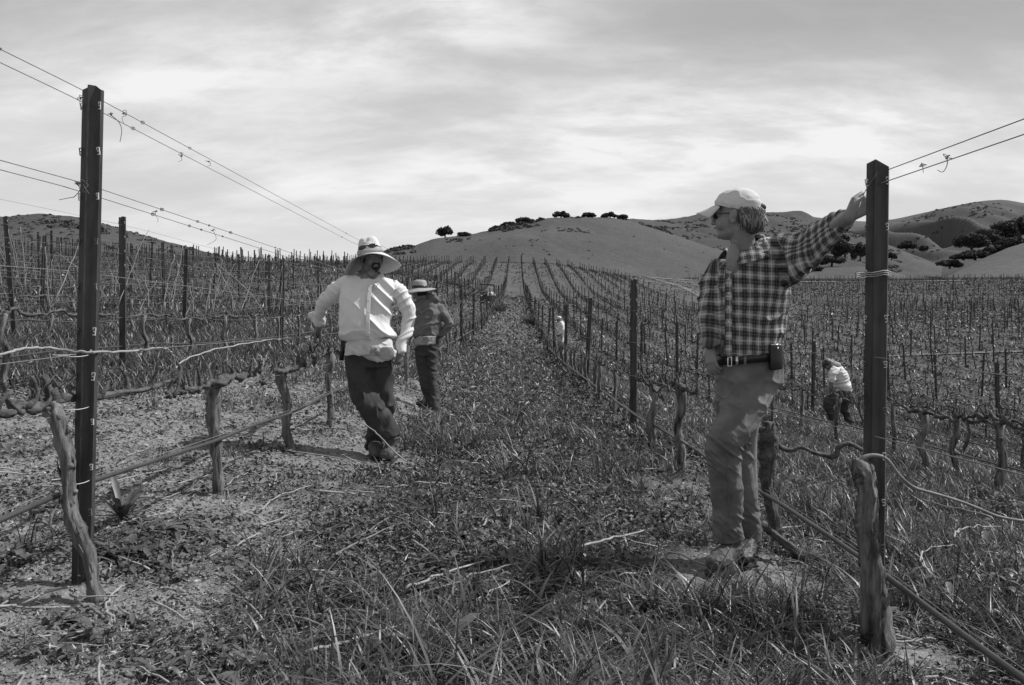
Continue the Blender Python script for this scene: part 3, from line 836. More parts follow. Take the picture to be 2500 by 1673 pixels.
# --- the block across the valley: its rows run side to side
mbp, mbv = MB(), MB(); rngf = np.random.default_rng(77)
px_, py_, vx_, vy_ = [], [], [], []
for r in range(44):
    y0 = 124 + r * (2.6 + r * .045)
    xl = np.interp(y0, [120, 160, 205, 240, 300], [50, 49, 52, 54, 55]) + 3
    x = xl + rngf.uniform(0, 5)
    while x < 0.66 * y0 + 15:
        px_.append(x + rngf.normal() * .2); py_.append(y0 + (x - 60) * .06); x += 6.4
    x = xl
    while x < 0.66 * y0 + 15:
        vx_.append(x); vy_.append(y0 + (x - 60) * .06); x += 1.8
pz = gz(np.array(px_), np.array(py_)); vz = gz(np.array(vx_), np.array(vy_))
for x, y, z in zip(px_, py_, pz): simple_post(mbp, x, y, 1.85 + rngf.normal() * .1, .10, rngf.normal() * .02, z)
for k in range(14):      # slanting end posts along the cross track
    x = 57 + k * 3.6; simple_post(mbp, x, 121 + (x - 60) * .06, 1.9, .14, rngf.choice([-.28, -.22, -.18]))
for x, y, z in zip(vx_, vy_, vz):
    v, q, t = random.choice(LOWG)
    mbv.add(v[:, [1, 0, 2]] * np.array([1.25, 1.6, .95]) + np.array([x, y, z]), q[:, ::-1], t[:, ::-1])
tag(mbp.build('trellis_posts', M_RUST, None, False), kind='stuff')
tag(mbv.build('vineyard_rows', M_BARKD), kind='stuff')

# ---------------------------------------------------------------- two old vines in front, after their own outlines
def custom_tube(mb, pts, rad, n=30, seg=14, rough=.22, seed=0., twist=.04):
    P = smoothpath(pts, n); R = np.interp(np.linspace(0, 1, n), np.linspace(0, 1, len(rad)), rad)
    mb.add(*tube(P, R, int(seg * 1.7), rough * 1.25, seed, twist=twist, ridge=.16 if max(rad) > .018 else 0)); return P
def px_pts(lst, d, base=None):
    """[(u, v, dy) ...] photo pixels on a plane at distance d"""
    return [np.array(at(a[0], a[1], d + (a[2] if len(a) > 2 else 0))) for a in lst]
def shreds(mb, P, R, rng, n=14):
    for k in range(n // 3):      # knots and old pruning wounds
        i = rng.integers(3, len(P) - 2); a = rng.uniform(0, 6.28); off = np.array([math.cos(a), math.sin(a), rng.normal() * .3]) * R
        mb.add(*tube([P[i] + off * .3, P[i] + off * .85, P[i] + off * 1.18, P[i] + off * 1.30], np.array([.7, .62, .46, .18]) * R * rng.uniform(.6, 1.0), 9, .35, rng.uniform(0, 50)))
    for k in range(n):
        i = rng.integers(2, len(P) - 5); a = rng.uniform(0, 6.28); m_ = rng.integers(2, 5)
        off = np.array([math.cos(a), math.sin(a) - .3, 0]) * R * rng.uniform(.98, 1.1)
        pp = [P[i + j_] + off * (1 + .05 * j_) + rng.normal(size=3) * .002 for j_ in range(m_)]
        mb.add(*tube(pp, np.linspace(.0035, .001, m_), 4))
rv = np.random.default_rng(9)
# left one: trunk from the ground up to its head, cordon arms both ways
t = thing('grapevine', 'gnarled grapevine with peeling bark leaning across the foot of the left post', 'grapevine', at(229, 1442, 3.10))
def lt(lst, dy=0): return [np.array(p) - np.array(t.location) for p in px_pts(lst, 3.10 + dy)]
mb = MB(); P = custom_tube(mb, lt([(236, 1470), (226, 1420), (212, 1350), (190, 1300), (172, 1240), (168, 1180), (163, 1120), (150, 1070), (142, 1030), (126, 1000), (122, 980)]),
                       [.027, .022, .023, .028, .025, .022, .024, .026, .023, .027, .033, .027], 44, 16, .25, 3.)
shreds(mb, P, .026, rv, 26); mb.build('trunk', M_BARK, t)
for nm, lst, rr in (('cordon', [(124, 990), (105, 985, -.02), (80, 1000, -.08), (50, 992, -.12), (20, 1010, -.2), (-40, 1003, -.3), (-140, 1010, -.5)], [.022, .016, .018, .014, .015, .013, .012]),
                    ('cordon', [(126, 988), (150, 975, .05), (190, 968, .22), (240, 968, .45), (300, 958, .75), (345, 953, 1.0), (400, 935, 1.4), (440, 925, 1.6)], [.020, .014, .016, .013, .015, .011, .012, .008])):
    mb = MB(); P = custom_tube(mb, lt(lst), rr, 26, 9, .3, rv.uniform(0, 9)); c = mb.build(nm, M_BARKD, t)
    for i in range(3, 25, 4):
        ms = MB(); spur_geo(ms, P[i], rv, rv.uniform(.07, .13), .011, 6)
        if rv.random() < .6: spur_geo(ms, P[i] + [.01, .02, 0], rv, rv.uniform(.05, .1), .009, 6)
        ms.build('spur', M_BARKD, c)
ms = MB(); custom_tube(ms, lt([(124, 985), (120, 960), (113, 930), (104, 918)]), [.02, .015, .011, .010], 8, 7); ms.build('spur', M_BARKD, t)
ms = MB(); custom_tube(ms, lt([(130, 985), (136, 965), (128, 955)]), [.02, .016, .016], 6, 7); ms.build('spur', M_BARKD, t)

# the other vines of that row up to the two men, each where the photo shows it
for i, (u, v, d, hh, r, lean, lab) in enumerate([
        (539, 1225, 4.86, .72, .037, -.03, 'straight grapevine trunk with flat knotted head, between tall left post and curved vine'),
        (717, 1122, 6.42, .73, .036, -.07, 'grapevine with a crooked foot, left of the man in the straw hat'),
        (806, 1052, 7.75, .74, .034, 0.0, 'dark slim grapevine directly beside the knee of the man in the straw hat')]):
    b = at(u, v, d); rng = np.random.default_rng(700 + i); r = r * .86
    t = thing('grapevine', lab, 'grapevine', b)
    mb = MB(); P = custom_tube(mb, [(0, 0, -.08), (.0, 0, .03), (lean * 1.0 + .01, 0, hh * .3), (lean * .8 - .02 * (i != 1), .01, hh * .6), (lean * 1.4, 0, hh * .85), (lean * 1.3, 0, hh)],
                               [r * 1.35, r * 1.05, r * .98, r * .95, r * .98, r * 1.25, r * .9], 32, 13, .26, i * 4.)
    shreds(mb, P, r, rng, 12); mb.build('trunk', M_BARK, t)
    for s in (-1, 1):
        mc = MB(); cp = cordon_geo(mc, s, hh - .01, .74, rng, .026, 20, 9, .03); cm = mc.build('cordon', M_BARKD, t)
        for k in range(3, 20, 3):
            ms = MB(); spur_geo(ms, cp[k], rng, rng.uniform(.06, .14), .012, 6)
            if rng.random() < .6: spur_geo(ms, cp[k] + [.01, .025, 0], rng, rng.uniform(.05, .12), .010, 6)
            ms.build('spur', M_BARKD, cm)
# long canes tied along the wire
for i, (lst, r0, lab) in enumerate([
        ([(-60, 880, -.4), (10, 862, -.3), (70, 850, -.1), (130, 852, 0), (215, 860, .02), (222, 857, .05)], .0050, 'pale cane arching in from the left edge and ending at the tall post'),
        ([(225, 862, .0), (330, 856, .6), (400, 850, 1.2), (422, 868, 1.35), (425, 900, 1.4), (400, 925, 1.5)], .0050, 'pale cane running from the post along the wire and hooking down'),
        ([(425, 905, 1.5), (450, 880, 1.7), (520, 855, 2.2), (600, 838, 2.9), (690, 828, 3.6), (740, 824, 3.9), (775, 826, 4.1)], .0050, 'pale cane tied along the wire between the hooked cane and the hand')]):
    mb = MB(); P = smoothpath([np.array(p) for p in px_pts(lst, 3.15)], 40); P += rv.normal(size=P.shape) * .0025
    mb.add(*tube(P, r0 * (1 + .18 * (np.arange(40) % 6 == 0)), 6))
    tag(mb.build('tied_cane', M_CANE), lab, 'cane', None)

# right one: thick trunk in front of the post, head bent over, one cane arching away
t = thing('grapevine', 'thick twisted grapevine in front of the right post, hollow at its foot', 'grapevine', at(2150, 1572, 3.0))
mb = MB(); P = custom_tube(mb, lt([(2142, 1600), (2140, 1560), (2135, 1480), (2128, 1400), (2122, 1330), (2116, 1270), (2118, 1210), (2113, 1170), (2100, 1145), (2085, 1140)], -.10),
                       [.055, .050, .043, .039, .037, .038, .033, .031, .033, .036, .028], 46, 18, .2, 7.)
shreds(mb, P, .034, rv, 22)
custom_tube(mb, lt([(2150, 1590, .03), (2165, 1560, .03), (2158, 1500, .02), (2140, 1430)], -.10), [.035, .028, .024, .02], 14, 10, .25, 2.)
custom_tube(mb, lt([(2122, 1300), (2100, 1286), (2090, 1278)], -.10), [.022, .019, .010], 8, 9, .3, 5.)
mb.build('trunk', M_BARK, t)
mb = MB(); custom_tube(mb, lt([(2098, 1135), (2108, 1118), (2135, 1112), (2165, 1122), (2195, 1160), (2230, 1190), (2280, 1205), (2330, 1220), (2380, 1238), (2440, 1262), (2520, 1275)], -.10),
                       [.009, .008, .007, .0065, .006, .006, .0055, .005], 44, 7, .12); mb.build('cane', M_CANED, t)
# the vine right behind the legs of the man in the checked shirt
t = thing('grapevine', 'black knotted grapevine right behind the legs of the man in the checked shirt', 'grapevine', at(1892, 1322, 4.62))
mb = MB(); P = custom_tube(mb, [np.array(p) - np.array(t.location) for p in px_pts([(1895, 1345), (1893, 1310), (1888, 1260), (1874, 1200), (1871, 1140), (1878, 1090), (1876, 1060), (1878, 1030)], 4.62)],
                       [.040, .032, .028, .026, .030, .050, .042, .030], 34, 14, .42, 4.); shreds(mb, P, .036, rv, 15); mb.build('trunk', M_BARKD, t)
mc = MB(); P = custom_tube(mc, [np.array(p) - np.array(t.location) for p in px_pts([(1890, 1075), (1905, 1092), (1930, 1100), (1955, 1092), (1985, 1105), (2020, 1113), (2040, 1112), (2050, 1090), (2075, 1084), (2105, 1100)], 4.62)],
                       [.020, .014, .012, .011, .011, .012, .014, .014, .012, .010], 34, 8, .25); mc.build('cordon', M_BARKD, t)
mc = MB(); P = custom_tube(mc, [np.array(p) - np.array(t.location) for p in px_pts([(1880, 1060), (1866, 1045), (1850, 1048), (1800, 1040, .3)], 4.62)], [.022, .018, .015, .012], 16, 8, .25); mc.build('cordon', M_BARKD, t)
# broken arm lying on the ground behind him
mb = MB(); P = custom_tube(mb, px_pts([(1862, 1283, .1), (1890, 1305, .05), (1925, 1332), (1950, 1352), (1965, 1360), (1990, 1356), (2010, 1362), (2025, 1378), (2030, 1402)], 4.15),
                       [.013, .017, .020, .024, .026, .022, .021, .020, .014], 36, 10, .3, 6.)
for i in (16, 22, 26): spur_geo(mb, P[i], rv, -.07, .012)
tag(mb.build('dead_vine_arm', M_BARKD), 'dead dark vine arm lying on the ground behind the checked-shirt man', 'dead branch')
# remaining vines of the right row, nearest first
for i, (u, v, d, hh, lab) in enumerate([
        (1659, 1142, 6.9, .68, 'upright grapevine beside the bent knee of the man in the checked shirt'),
        (1596, 1108, 8.2, .66, 'second upright grapevine along from the bent knee of the leaning man'),
        (2256, 1160, 8.9, .68, 'T-shaped grapevine standing free in the weeds beyond the right post'),
        (2440, 1218, 7.7, .72, 'crooked grapevine in tall weeds near the right edge')]):
    b = at(u, v, d); rng = np.random.default_rng(740 + i)
    t = thing('grapevine', lab, 'grapevine', b)
    P, rad, g = trunk_geo(hh, .038, rng); mb = MB().add(*g); shreds(mb, P, .036, rng, 8); mb.build('trunk', M_BARK, t)
    for s in (-1, 1):
        mc = MB(); cp = cordon_geo(mc, s, hh, .60, rng, .024, 16, 8); cm = mc.build('cordon', M_BARKD, t)
        for k in range(3, 16, 4):
            ms = MB(); spur_geo(ms, cp[k], rng, rng.uniform(.06, .12), .011, 6); ms.build('spur', M_BARKD, cm)

# ================================================================== WIRES AND DRIP HOSES
M_HOSE = mat('drip_hose', 0.045, 0.38, 0.3, 6.0, spec=0.55)
def wire(x, y0, y1, hs, r, label, name='trellis_wire', cat='wire', m=None, sag=.012, n=None, group=None, wob=0.0, xoff=0.0, knots=0):
    """hs: height over the ground at the two front posts, or (y, z) list for absolute heights"""
    n = n or int(max(20, (y1 - y0) * 2.2)); n = min(n, 160)
    Y = y0 + (y1 - y0) * np.linspace(0, 1, n) ** 1.6
    if isinstance(hs, (list, tuple)):
        Z = np.interp(Y, [a for a, b in hs], [b for a, b in hs])
        tail = Y > hs[-1][0]
        zb = hs[-1][1] - g1(x, hs[-1][0])
        Z = np.where(tail, gz(np.full(n, x), Y) + zb, Z)
    else: Z = gz(np.full(n, x), Y) + hs
    rng = np.random.default_rng(int(abs(x * 100) + r * 1e5 + y1))
    Z = Z - sag * np.sin((Y - 3.2) / 6.9 * math.pi) ** 2 + (wob * n2(Y * .9, Y * 0, 1.0, 2, x) if wob else 0)
    X = np.full(n, x + xoff) + (wob * .6 * n2(Y * .7, Y * 0 + 3, 1.0, 2, x) if wob else 0)
    P = np.stack([X, Y, Z], 1)
    rad = r * np.maximum(1, Y / 9.0) ** 0.55
    mb = MB().add(*tube(P, rad, 5 if r < .005 else 8))
    for k in range(knots):          # dried tendrils still wound round the wire
        i = rng.integers(0, max(2, int(n * .75))); p = P[i] + (P[min(i + 1, n - 1)] - P[i]) * rng.random()
        th = np.linspace(0, 9, 14); rr = rad[i] + .0035 * rng.uniform(.6, 1.8)
        mb.add(*tube(np.stack([p[0] + rr * np.cos(th), p[1] + th * .0022, p[2] + rr * np.sin(th)], 1), .0013 * rng.uniform(.8, 1.8), 4))
    o = mb.build(name, m or M_WIRE)
    return tag(o, label, cat, group)
# left row
wire(-1.745, 1.2, 62, [(1.2, .850), (3.24, .848), (9, .69), (10.5, .74), (18.9, .47)], .0017, 'upper wire of the topmost pair on the tall left post', xoff=.022, sag=0, knots=26)
wire(-1.745, 1.2, 62, [(1.2, .833), (3.24, .822), (9, .65), (10.5, .70), (18.9, .43)], .0017, 'lower wire of the topmost pair on the tall left post', xoff=-.022, sag=0, knots=26)
wire(-1.745, 1.2, 48, [(1.2, .475), (3.24, .478), (9, .30), (10.5, .32), (18.9, .10)], .0017, 'upper wire of the middle pair on the tall left post', xoff=.022, sag=0, knots=18)
wire(-1.745, 1.2, 48, [(1.2, .460), (3.24, .456), (9, .27), (10.5, .29), (18.9, .07)], .0017, 'lower wire of the middle pair on the tall left post', xoff=-.022, sag=0, knots=14)
wire(-1.745, 1.2, 45, [(1.2, .13), (3.24, .125), (6.5, .02), (10.5, -.03)], .0016, 'thin wire crossing the tall left post below its middle pair', sag=0, knots=5)
wire(-1.745, 1.2, 45, [(1.2, -.215), (3.24, -.205), (6.5, -.27), (10.5, -.33)], .0018, 'wire carrying the pale canes along the left row', sag=0, knots=5)
wire(-1.745, 1.2, 40, [(1.2, -.42), (3.24, -.43), (6.5, -.55), (10.5, -.62)], .0016, 'low wire under the cordons of the left row', sag=0)
wire(-1.745, 1.2, 34, [(1.2, -.735), (2.76, -.735), (3.38, -.745), (4.73, -.81), (6.04, -.835), (8.15, -.865), (10.5, -.92)], .0108, 'grey plastic drip hose strung low along the left row', 'drip_hose', 'hose', M_HOSE, sag=0, wob=.022)
wire(-1.745, 1.2, 30, [(1.2, -.71), (2.76, -.712), (3.38, -.722), (4.73, -.787), (6.04, -.812), (8.15, -.845), (10.5, -.90)], .0018, 'bright wire that carries the drip hose of the left row', sag=0, wob=.022)
# right row
wire(1.392, 1.2, 3.24, [(1.2, .53), (3.3, .515)], .0019, 'upper of two wires leaving the top of the right post', xoff=.05, sag=0)
wire(1.392, 1.2, 3.24, [(1.2, .475), (3.3, .462)], .0019, 'lower of two wires leaving the top of the right post', xoff=.02, sag=0)
wire(1.392, 3.2, 60, [(3.24, .10), (10, -.1), (16.7, -.25)], .0016, 'wire running back from the right post at chest height', sag=.01)
wire(1.392, 1.2, 60, [(1.2, -.20), (3.24, -.21), (10, -.48), (16.7, -.7)], .0016, 'thin wire crossing the right post at belt height', sag=0)
wire(1.392, 1.2, 60, [(1.2, -.44), (2.26, -.472), (3.24, -.52), (6.5, -.70), (10, -.88), (16.7, -1.06)], .0024, 'cordon wire of the right row', sag=0)
wire(1.392, 1.2, 34, [(1.2, -1.02), (2.26, -1.03), (3.24, -1.035), (4.52, -1.055), (6.1, -1.13), (10, -1.32), (16.7, -1.52)], .0115, 'black plastic drip hose slanting past the foot of the right post', 'drip_hose', 'hose', M_HOSE, sag=0, wob=.02)
wire(1.392, 1.2, 30, [(1.2, -.995), (2.26, -1.003), (3.24, -1.012), (4.52, -1.03), (6.1, -1.106), (10, -1.30), (16.7, -1.50)], .0016, 'thin wire that carries the black drip hose of the right row', sag=0, wob=.02)
for k in (-2, -3, -4, -5, -6, 1, 2, 3, 4):
    x = ROW0 + ROWS * k; y0 = max(2.0, abs(x) / .70)
    for hh, nm in (((1.86, 'top'), (1.5, 'upper'), (1.12, 'middle')) if k < 0 else ((1.2, 'upper'), )):
        wire(x, y0, 40 if abs(k) < 4 else 34, hh, .0015, '%s wire %s' % (nm, row_phrase(k)), group=None)
    wire(x, y0, 42, .70, .0017, 'cordon wire ' + row_phrase(k))
    wire(x, y0, 36, .34, .0085, 'drip hose ' + row_phrase(k), 'drip_hose', 'hose', M_HOSE, wob=.02)
# dried tendrils hanging from the wires, and ties at the posts
M_TENDRIL = mat('dry_tendril', 0.10, 0.8, 0.3, 20)
def tendril(u, v, d, pts, label, r=.0018, knot=True):
    b = np.array(at(u, v, d)); s = d / F_PX
    P = smoothpath([b + np.array([a * s, .01 * (i % 2), -c * s]) for i, (a, c) in enumerate(pts)], 22)
    mb = MB().add(*tube(P, np.linspace(r, r * .6, 22), 5))
    if knot:
        rk = np.random.default_rng(int(u)); kk = smoothpath(b + rk.normal(size=(12, 3)) * np.array([.007, .004, .0045]), 40)
        mb.add(*tube(kk, r * .8, 4))
    tag(mb.build('dried_tendril', M_TENDRIL), label, 'tendril')
tendril(270, 280, 3.5, [(0, 0), (18, 18), (27, 40), (20, 66)], 'long curled tendril hanging just past the top of the tall left post', .002)
tendril(302, 275, 3.75, [(0, 0), (4, 6), (-4, 12), (-2, 26)], 'short tendril on the top wire beside the long curled one', .0015)
tendril(196, 240, 3.2, [(0, 0), (-4, 14), (4, 26), (3, 50)], 'thin tendril dangling at the left of the post top', .0015)
tendril(380, 516, 4.2, [(0, 0), (-2, 10), (6, 18), (2, 26)], 'small tendril hooked on the middle pair of wires', .0015)
tendril(510, 394, 4.8, [(0, 0), (3, 8), (-4, 12)], 'tiny tendril knot halfway along the top wire', .0015)
tendril(520, 562, 5.2, [(0, 0), (6, 22), (-14, 36)], 'tendril dangling from the middle wire towards the straw hat', .0016)
tendril(440, 380, 4.4, [(0, 0), (2, 10), (-6, 15)], 'tendril knot on the lower top wire', .0015)
tendril(188, 448, 3.2, [(0, 0), (4, 14), (-6, 32), (-20, 34), (-44, 40)], 'wiry tangle of tendrils sticking out left of the tall post', .002)
tendril(206, 440, 3.18, [(-8, 0), (6, 12), (-4, 24), (8, 34), (2, 20), (-6, 8), (6, 2)], 'knotted tie where the middle wires cross the tall post', .0024)
tendril(2312, 384, 2.75, [(0, 0), (4, 18), (-10, 36), (-20, 30)], 'curled tendril hanging from the wire right of the leaning post', .0017)
tendril(2252, 404, 2.9, [(0, 0), (5, 8), (2, 18)], 'short tendril on the wire right of the leaning post', .0015)
mb = MB()
for z_ in (0.10, ):
    th = np.linspace(0, 2 * math.pi * 3, 60)
    mb.add(*tube(np.stack([1.398 + .066 * np.cos(th), 3.205 + .05 * np.sin(th), z_ + th * .0012 + .004 * np.sin(th * 4)], 1), .0022, 5))
tag(mb.build('wire_tie', mat('dull_wire', .26, .5, .3, 60.0, spec=.5)), 'bright twisted wire wrapped round the right post', 'wire tie')
for (z_, lab) in ((-.205, 'single wire loop round the tall left post at cane height'), (-.41, 'wire loop round the tall left post level with the vine head'), (-.70, 'lowest wire loop round the tall left post and vine')):
    th = np.linspace(0, 2 * math.pi, 28)
    mb = MB().add(*tube(np.stack([-1.75 - .012 * (z_ < -.6) + (.066 if z_ > -.6 else .08) * np.cos(th), 3.23 + .07 * np.sin(th), z_ + .004 * np.sin(th * 2)], 1), .0017, 5))
    tag(mb.build('wire_loop', M_CLIP), lab, 'wire tie')
# loose cord from the top of the right post across the hand and down behind the man
P = smoothpath([np.array(at(*p)) for p in [(2140, 425, 3.15), (2112, 468, 3.2), (2094, 515, 3.12), (2078, 556, 3.3), (2060, 563, 3.5), (2040, 592, 3.7), (1990, 655, 3.95), (1935, 704, 4.12), (1921, 780, 4.2), (1911, 838, 4.2)]], 60)
tag(MB().add(*tube(P, .0016, 5)).build('loose_wire', M_WIRE), 'loose thin wire slanting from the right post over the fist and under the sleeve', 'wire')

# ================================================================== WHAT GROWS AND LIES ON THE GROUND
M_GRASS = mat('grass_blade', 0.090, 0.42, 0.0, spec=0.5, attr='tone', transl=0.22)
M_STRAW = mat('cut_straw', 0.26, 0.6, 0.0, spec=0.4, attr='tone')
M_LEAF = mat('small_leaves', 0.078, 0.55, 0.0, spec=0.35, attr='tone', transl=0.12)
M_WEED = mat('broad_weed', 0.085, 0.45, 0.25, 60.0, spec=0.5, attr='tone', transl=0.2)
M_STONE = mat('pale_stone', 0.38, 0.9, 0.35, 30.0)
M_CLOD = mat('soil_clod', 0.20, 0.97, 0.3, 60.0, 0.004, 120.0, 0.1)

def scatter(n, y0, y1, rng, wfn=None, a=1.0, side=0.72, xr=None):
    """ground points, thinning with distance like 1/Y**a"""
    out = []; got = 0
    while got < n:
        m = int((n - got) * 2.2) + 100
        f = rng.random(m)
        if abs(a - 1) < 1e-6: Y = y0 * (y1 / y0) ** f
        else: Y = (y0 ** (1 - a) + f * (y1 ** (1 - a) - y0 ** (1 - a))) ** (1 / (1 - a))
        X = rng.uniform(-1, 1, m) * (side * Y + 0.7)
        if xr is not None: X = rng.uniform(xr[0], xr[1], m)
        if wfn is not None:
            k = rng.random(m) < wfn(X, Y) * (.12 + .88 * trodden(X, Y)); X, Y = X[k], Y[k]
            if len(X) == 0: break
        out.append(np.stack([X, Y], 1)); got += len(X)
    P = np.concatenate(out)[:n]
    return P[:, 0], P[:, 1]
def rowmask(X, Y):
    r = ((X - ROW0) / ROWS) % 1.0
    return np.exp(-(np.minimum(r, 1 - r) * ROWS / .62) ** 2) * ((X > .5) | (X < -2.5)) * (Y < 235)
def blades(mb, X, Y, h, w, az, bend, rng, K=3, tone=None, z=None, lean=None):
    n = len(X); Z = (gzf(X, Y) if z is None else z) - 0.004
    h = np.broadcast_to(h, (n,)); w = np.broadcast_to(w, (n,))
    d = np.stack([np.cos(az), np.sin(az), 0 * az], 1)
    s = np.stack([-np.sin(az), np.cos(az), 0 * az], 1)
    tw = rng.uniform(-.9, .9, n)
    s = s * np.cos(tw)[:, None] + d * np.sin(tw)[:, None]
    base = np.stack([X, Y, Z], 1)
    lean = rng.uniform(0, .35, n) if lean is None else lean
    V = []
    for i in range(K + 1):
        t = i / K
        c = base + d * (h * (lean * t + bend * t * t))[:, None]
        c[:, 2] += h * (t - 0.42 * bend * t * t - .1 * lean * t)
        ww = w * (1 - t ** 1.7) * (0.75 + .5 * t) + w * .04
        V += [c - s * (ww / 2)[:, None], c + s * (ww / 2)[:, None]]
    V = np.stack(V, 1)          # n, 2K+2, 3
    b = np.arange(n)[:, None] * (2 * K + 2)
    q = np.concatenate([np.stack([b + 2 * i, b + 2 * i + 1, b + 2 * i + 3, b + 2 * i + 2], -1) for i in range(K)], 1)
    tone = rng.uniform(.6, 1.5, n) if tone is None else tone
    mb.add(V.reshape(-1, 3), q.reshape(-1, 4), None, np.repeat(tone, 2 * K + 2))
def bits(mb, X, Y, size, rng, ratio=1.6, up=0.02, tilt=.55, tone=None, lo=.6, hi=1.5, z=None):
    """flat leaves or straws lying at random tilts"""
    n = len(X); Z = (gzf(X, Y) if z is None else z) + rng.random(n) ** 1.6 * up
    az = rng.uniform(0, 2 * math.pi, n)
    N = np.stack([rng.normal(size=n) * tilt, rng.normal(size=n) * tilt, np.ones(n)], 1); N /= np.linalg.norm(N, axis=1, keepdims=True)
    a = np.stack([np.cos(az), np.sin(az), 0 * az], 1); a -= N * (a * N).sum(1, keepdims=True); a /= np.linalg.norm(a, axis=1, keepdims=True)
    b = np.cross(N, a)
    size = np.broadcast_to(size, (n,)) * rng.uniform(.5, 1.3, n)
    a = a * (size * ratio / 2)[:, None]; b = b * (size / 2)[:, None]
    c = np.stack([X, Y, Z], 1)
    fold = N * (size * .18)[:, None]
    V = np.stack([c - a, c - b + fold, c + a, c + b + fold], 1).reshape(-1, 3)
    tone = lo + (hi * 1.35 - lo) * rng.random(n) ** 1.9 if tone is None else tone
    mb.add(V, np.arange(4 * n).reshape(-1, 4), None, np.repeat(tone, 4))

rg = np.random.default_rng(33)
alley = lambda X, Y: np.clip(veg(X, Y), 0, 1) ** 1.5
def tall(X, Y):
    """where long grass stands: clumpy in the alley, thick beyond the rows"""
    v = veg(X, Y)
    c = n2(X, Y, 1.6, 3, 21.0)
    p = np.clip(0.25 + c * 1.9, 0.02, 1)
    right = np.clip((X - 1.7) / .5, 0, 1); left = np.clip((-X - 4.2) / 1.0, 0, 1)
    p = np.maximum(p, (right + left) * .75)
    return v ** 2 * p
# --- near clumps of grass
mb = MB()
cx, cy = scatter(6800, 1.75, 13.0, rg, tall, 0.85)
for X0, Y0 in [(0.1, 2.35), (.25, 2.3), (-.2, 2.9), (.45, 2.75), (.6, 3.3), (-.55, 2.1), (-.05, 3.3), (.2, 3.6), (-.75, 2.0), (.0, 2.05), (.35, 2.1), (.8, 2.3), (.55, 2.05), (-.35, 4.2), (.15, 4.8)]:
    cx = np.append(cx, X0 + rg.normal(size=3) * .05); cy = np.append(cy, Y0 + rg.normal(size=3) * .05)
k = rg.integers(6, 16, len(cx)); ci = np.repeat(np.arange(len(cx)), k); n = len(ci)
ch = rg.uniform(.05, .16, len(cx)) * (1 + .7 * (rg.random(len(cx)) < .14)) * (1 + 1.3 * np.clip(n2(cx, cy, .9, 2, 44.0), -.4, 1)) * (1 + .35 * np.exp(-(cx / .7) ** 2)); ch[-45:] = rg.uniform(.16, .30, 45)
spread = rg.uniform(.015, .06, len(cx))
blades(mb, cx[ci] + rg.normal(size=n) * spread[ci], cy[ci] + rg.normal(size=n) * spread[ci], ch[ci] * rg.uniform(.5, 1.2, n), rg.uniform(.003, .0085, n) * (1 + ch[ci] * 2.2) * (1 + np.clip(cy[ci] - 6, 0, 9) * .12) * np.where(ci >= len(cx) - 45, 1.5, 1.0),
       rg.uniform(0, 6.28, n), rg.uniform(.1, 1.25, n), rg, 5, tone=(.4 + 1.6 * rg.random(n) ** 1.7) * rg.uniform(.7, 1.35, len(cx))[ci])
tag(mb.build('grass', M_GRASS, None, True, 'tone'), kind='stuff')
# --- short growth close by
mb = MB()
X, Y = scatter(60000, 1.7, 9.0, rg, alley, 1.0)
n = len(X); blades(mb, X, Y, rg.uniform(.015, .065, n), rg.uniform(.002, .006, n), rg.uniform(0, 6.28, n), rg.uniform(0, 1.2, n), rg, 2)
X, Y = scatter(75000, 8.5, 30.0, rg, lambda a, b: veg(a, b) * np.clip(.5 + n2(a, b, .7, 2, 3.0), .1, 1), 1.1)
n = len(X); hs = (.06 + .006 * Y) * rg.uniform(.5, 1.4, n) * np.where(np.abs(X + .1) < 1.4, .75, 1.15)
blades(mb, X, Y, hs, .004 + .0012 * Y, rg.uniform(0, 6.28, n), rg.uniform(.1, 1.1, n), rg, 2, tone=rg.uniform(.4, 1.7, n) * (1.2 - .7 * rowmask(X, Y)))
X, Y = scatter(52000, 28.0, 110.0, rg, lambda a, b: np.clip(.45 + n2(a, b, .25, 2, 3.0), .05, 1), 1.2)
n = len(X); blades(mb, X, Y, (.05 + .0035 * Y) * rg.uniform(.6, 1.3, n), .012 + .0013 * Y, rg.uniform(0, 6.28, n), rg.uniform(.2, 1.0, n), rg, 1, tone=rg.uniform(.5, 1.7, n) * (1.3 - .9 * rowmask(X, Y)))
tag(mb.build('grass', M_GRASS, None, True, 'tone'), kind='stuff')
# --- tall weeds under and between the rows of the left field and right of the alley
mb = MB()
def lw(a, b): return np.clip((-a - 3.6) / 1.0, 0, 1) * np.clip((b - 7.5) / 2, 0, 1) * np.clip(.6 + n2(a, b, .5, 2, 1.0), .15, 1)
X, Y = scatter(42000, 8.0, 38.0, rg, lw, 1.0)
n = len(X); blades(mb, X, Y, rg.uniform(.08, .27, n), .006 + .0011 * Y, rg.uniform(0, 6.28, n), rg.uniform(.1, .9, n), rg, 2, tone=rg.uniform(.5, 1.7, n))
def rw(a, b): return np.clip((a - 1.65) / .4, 0, 1) * np.clip(.55 + n2(a, b, 1.2, 2, 1.0), .1, 1)
X, Y = scatter(26000, 2.4, 12.0, rg, rw, 1.0)
n = len(X); blades(mb, X, Y, rg.uniform(.08, .26, n), rg.uniform(.005, .013, n), rg.uniform(0, 6.28, n), rg.uniform(.1, 1.1, n), rg, 3, tone=.25 + 1.5 * rg.random(n) ** 2.0)
tag(mb.build('weeds', M_GRASS, None, True, 'tone'), kind='stuff')
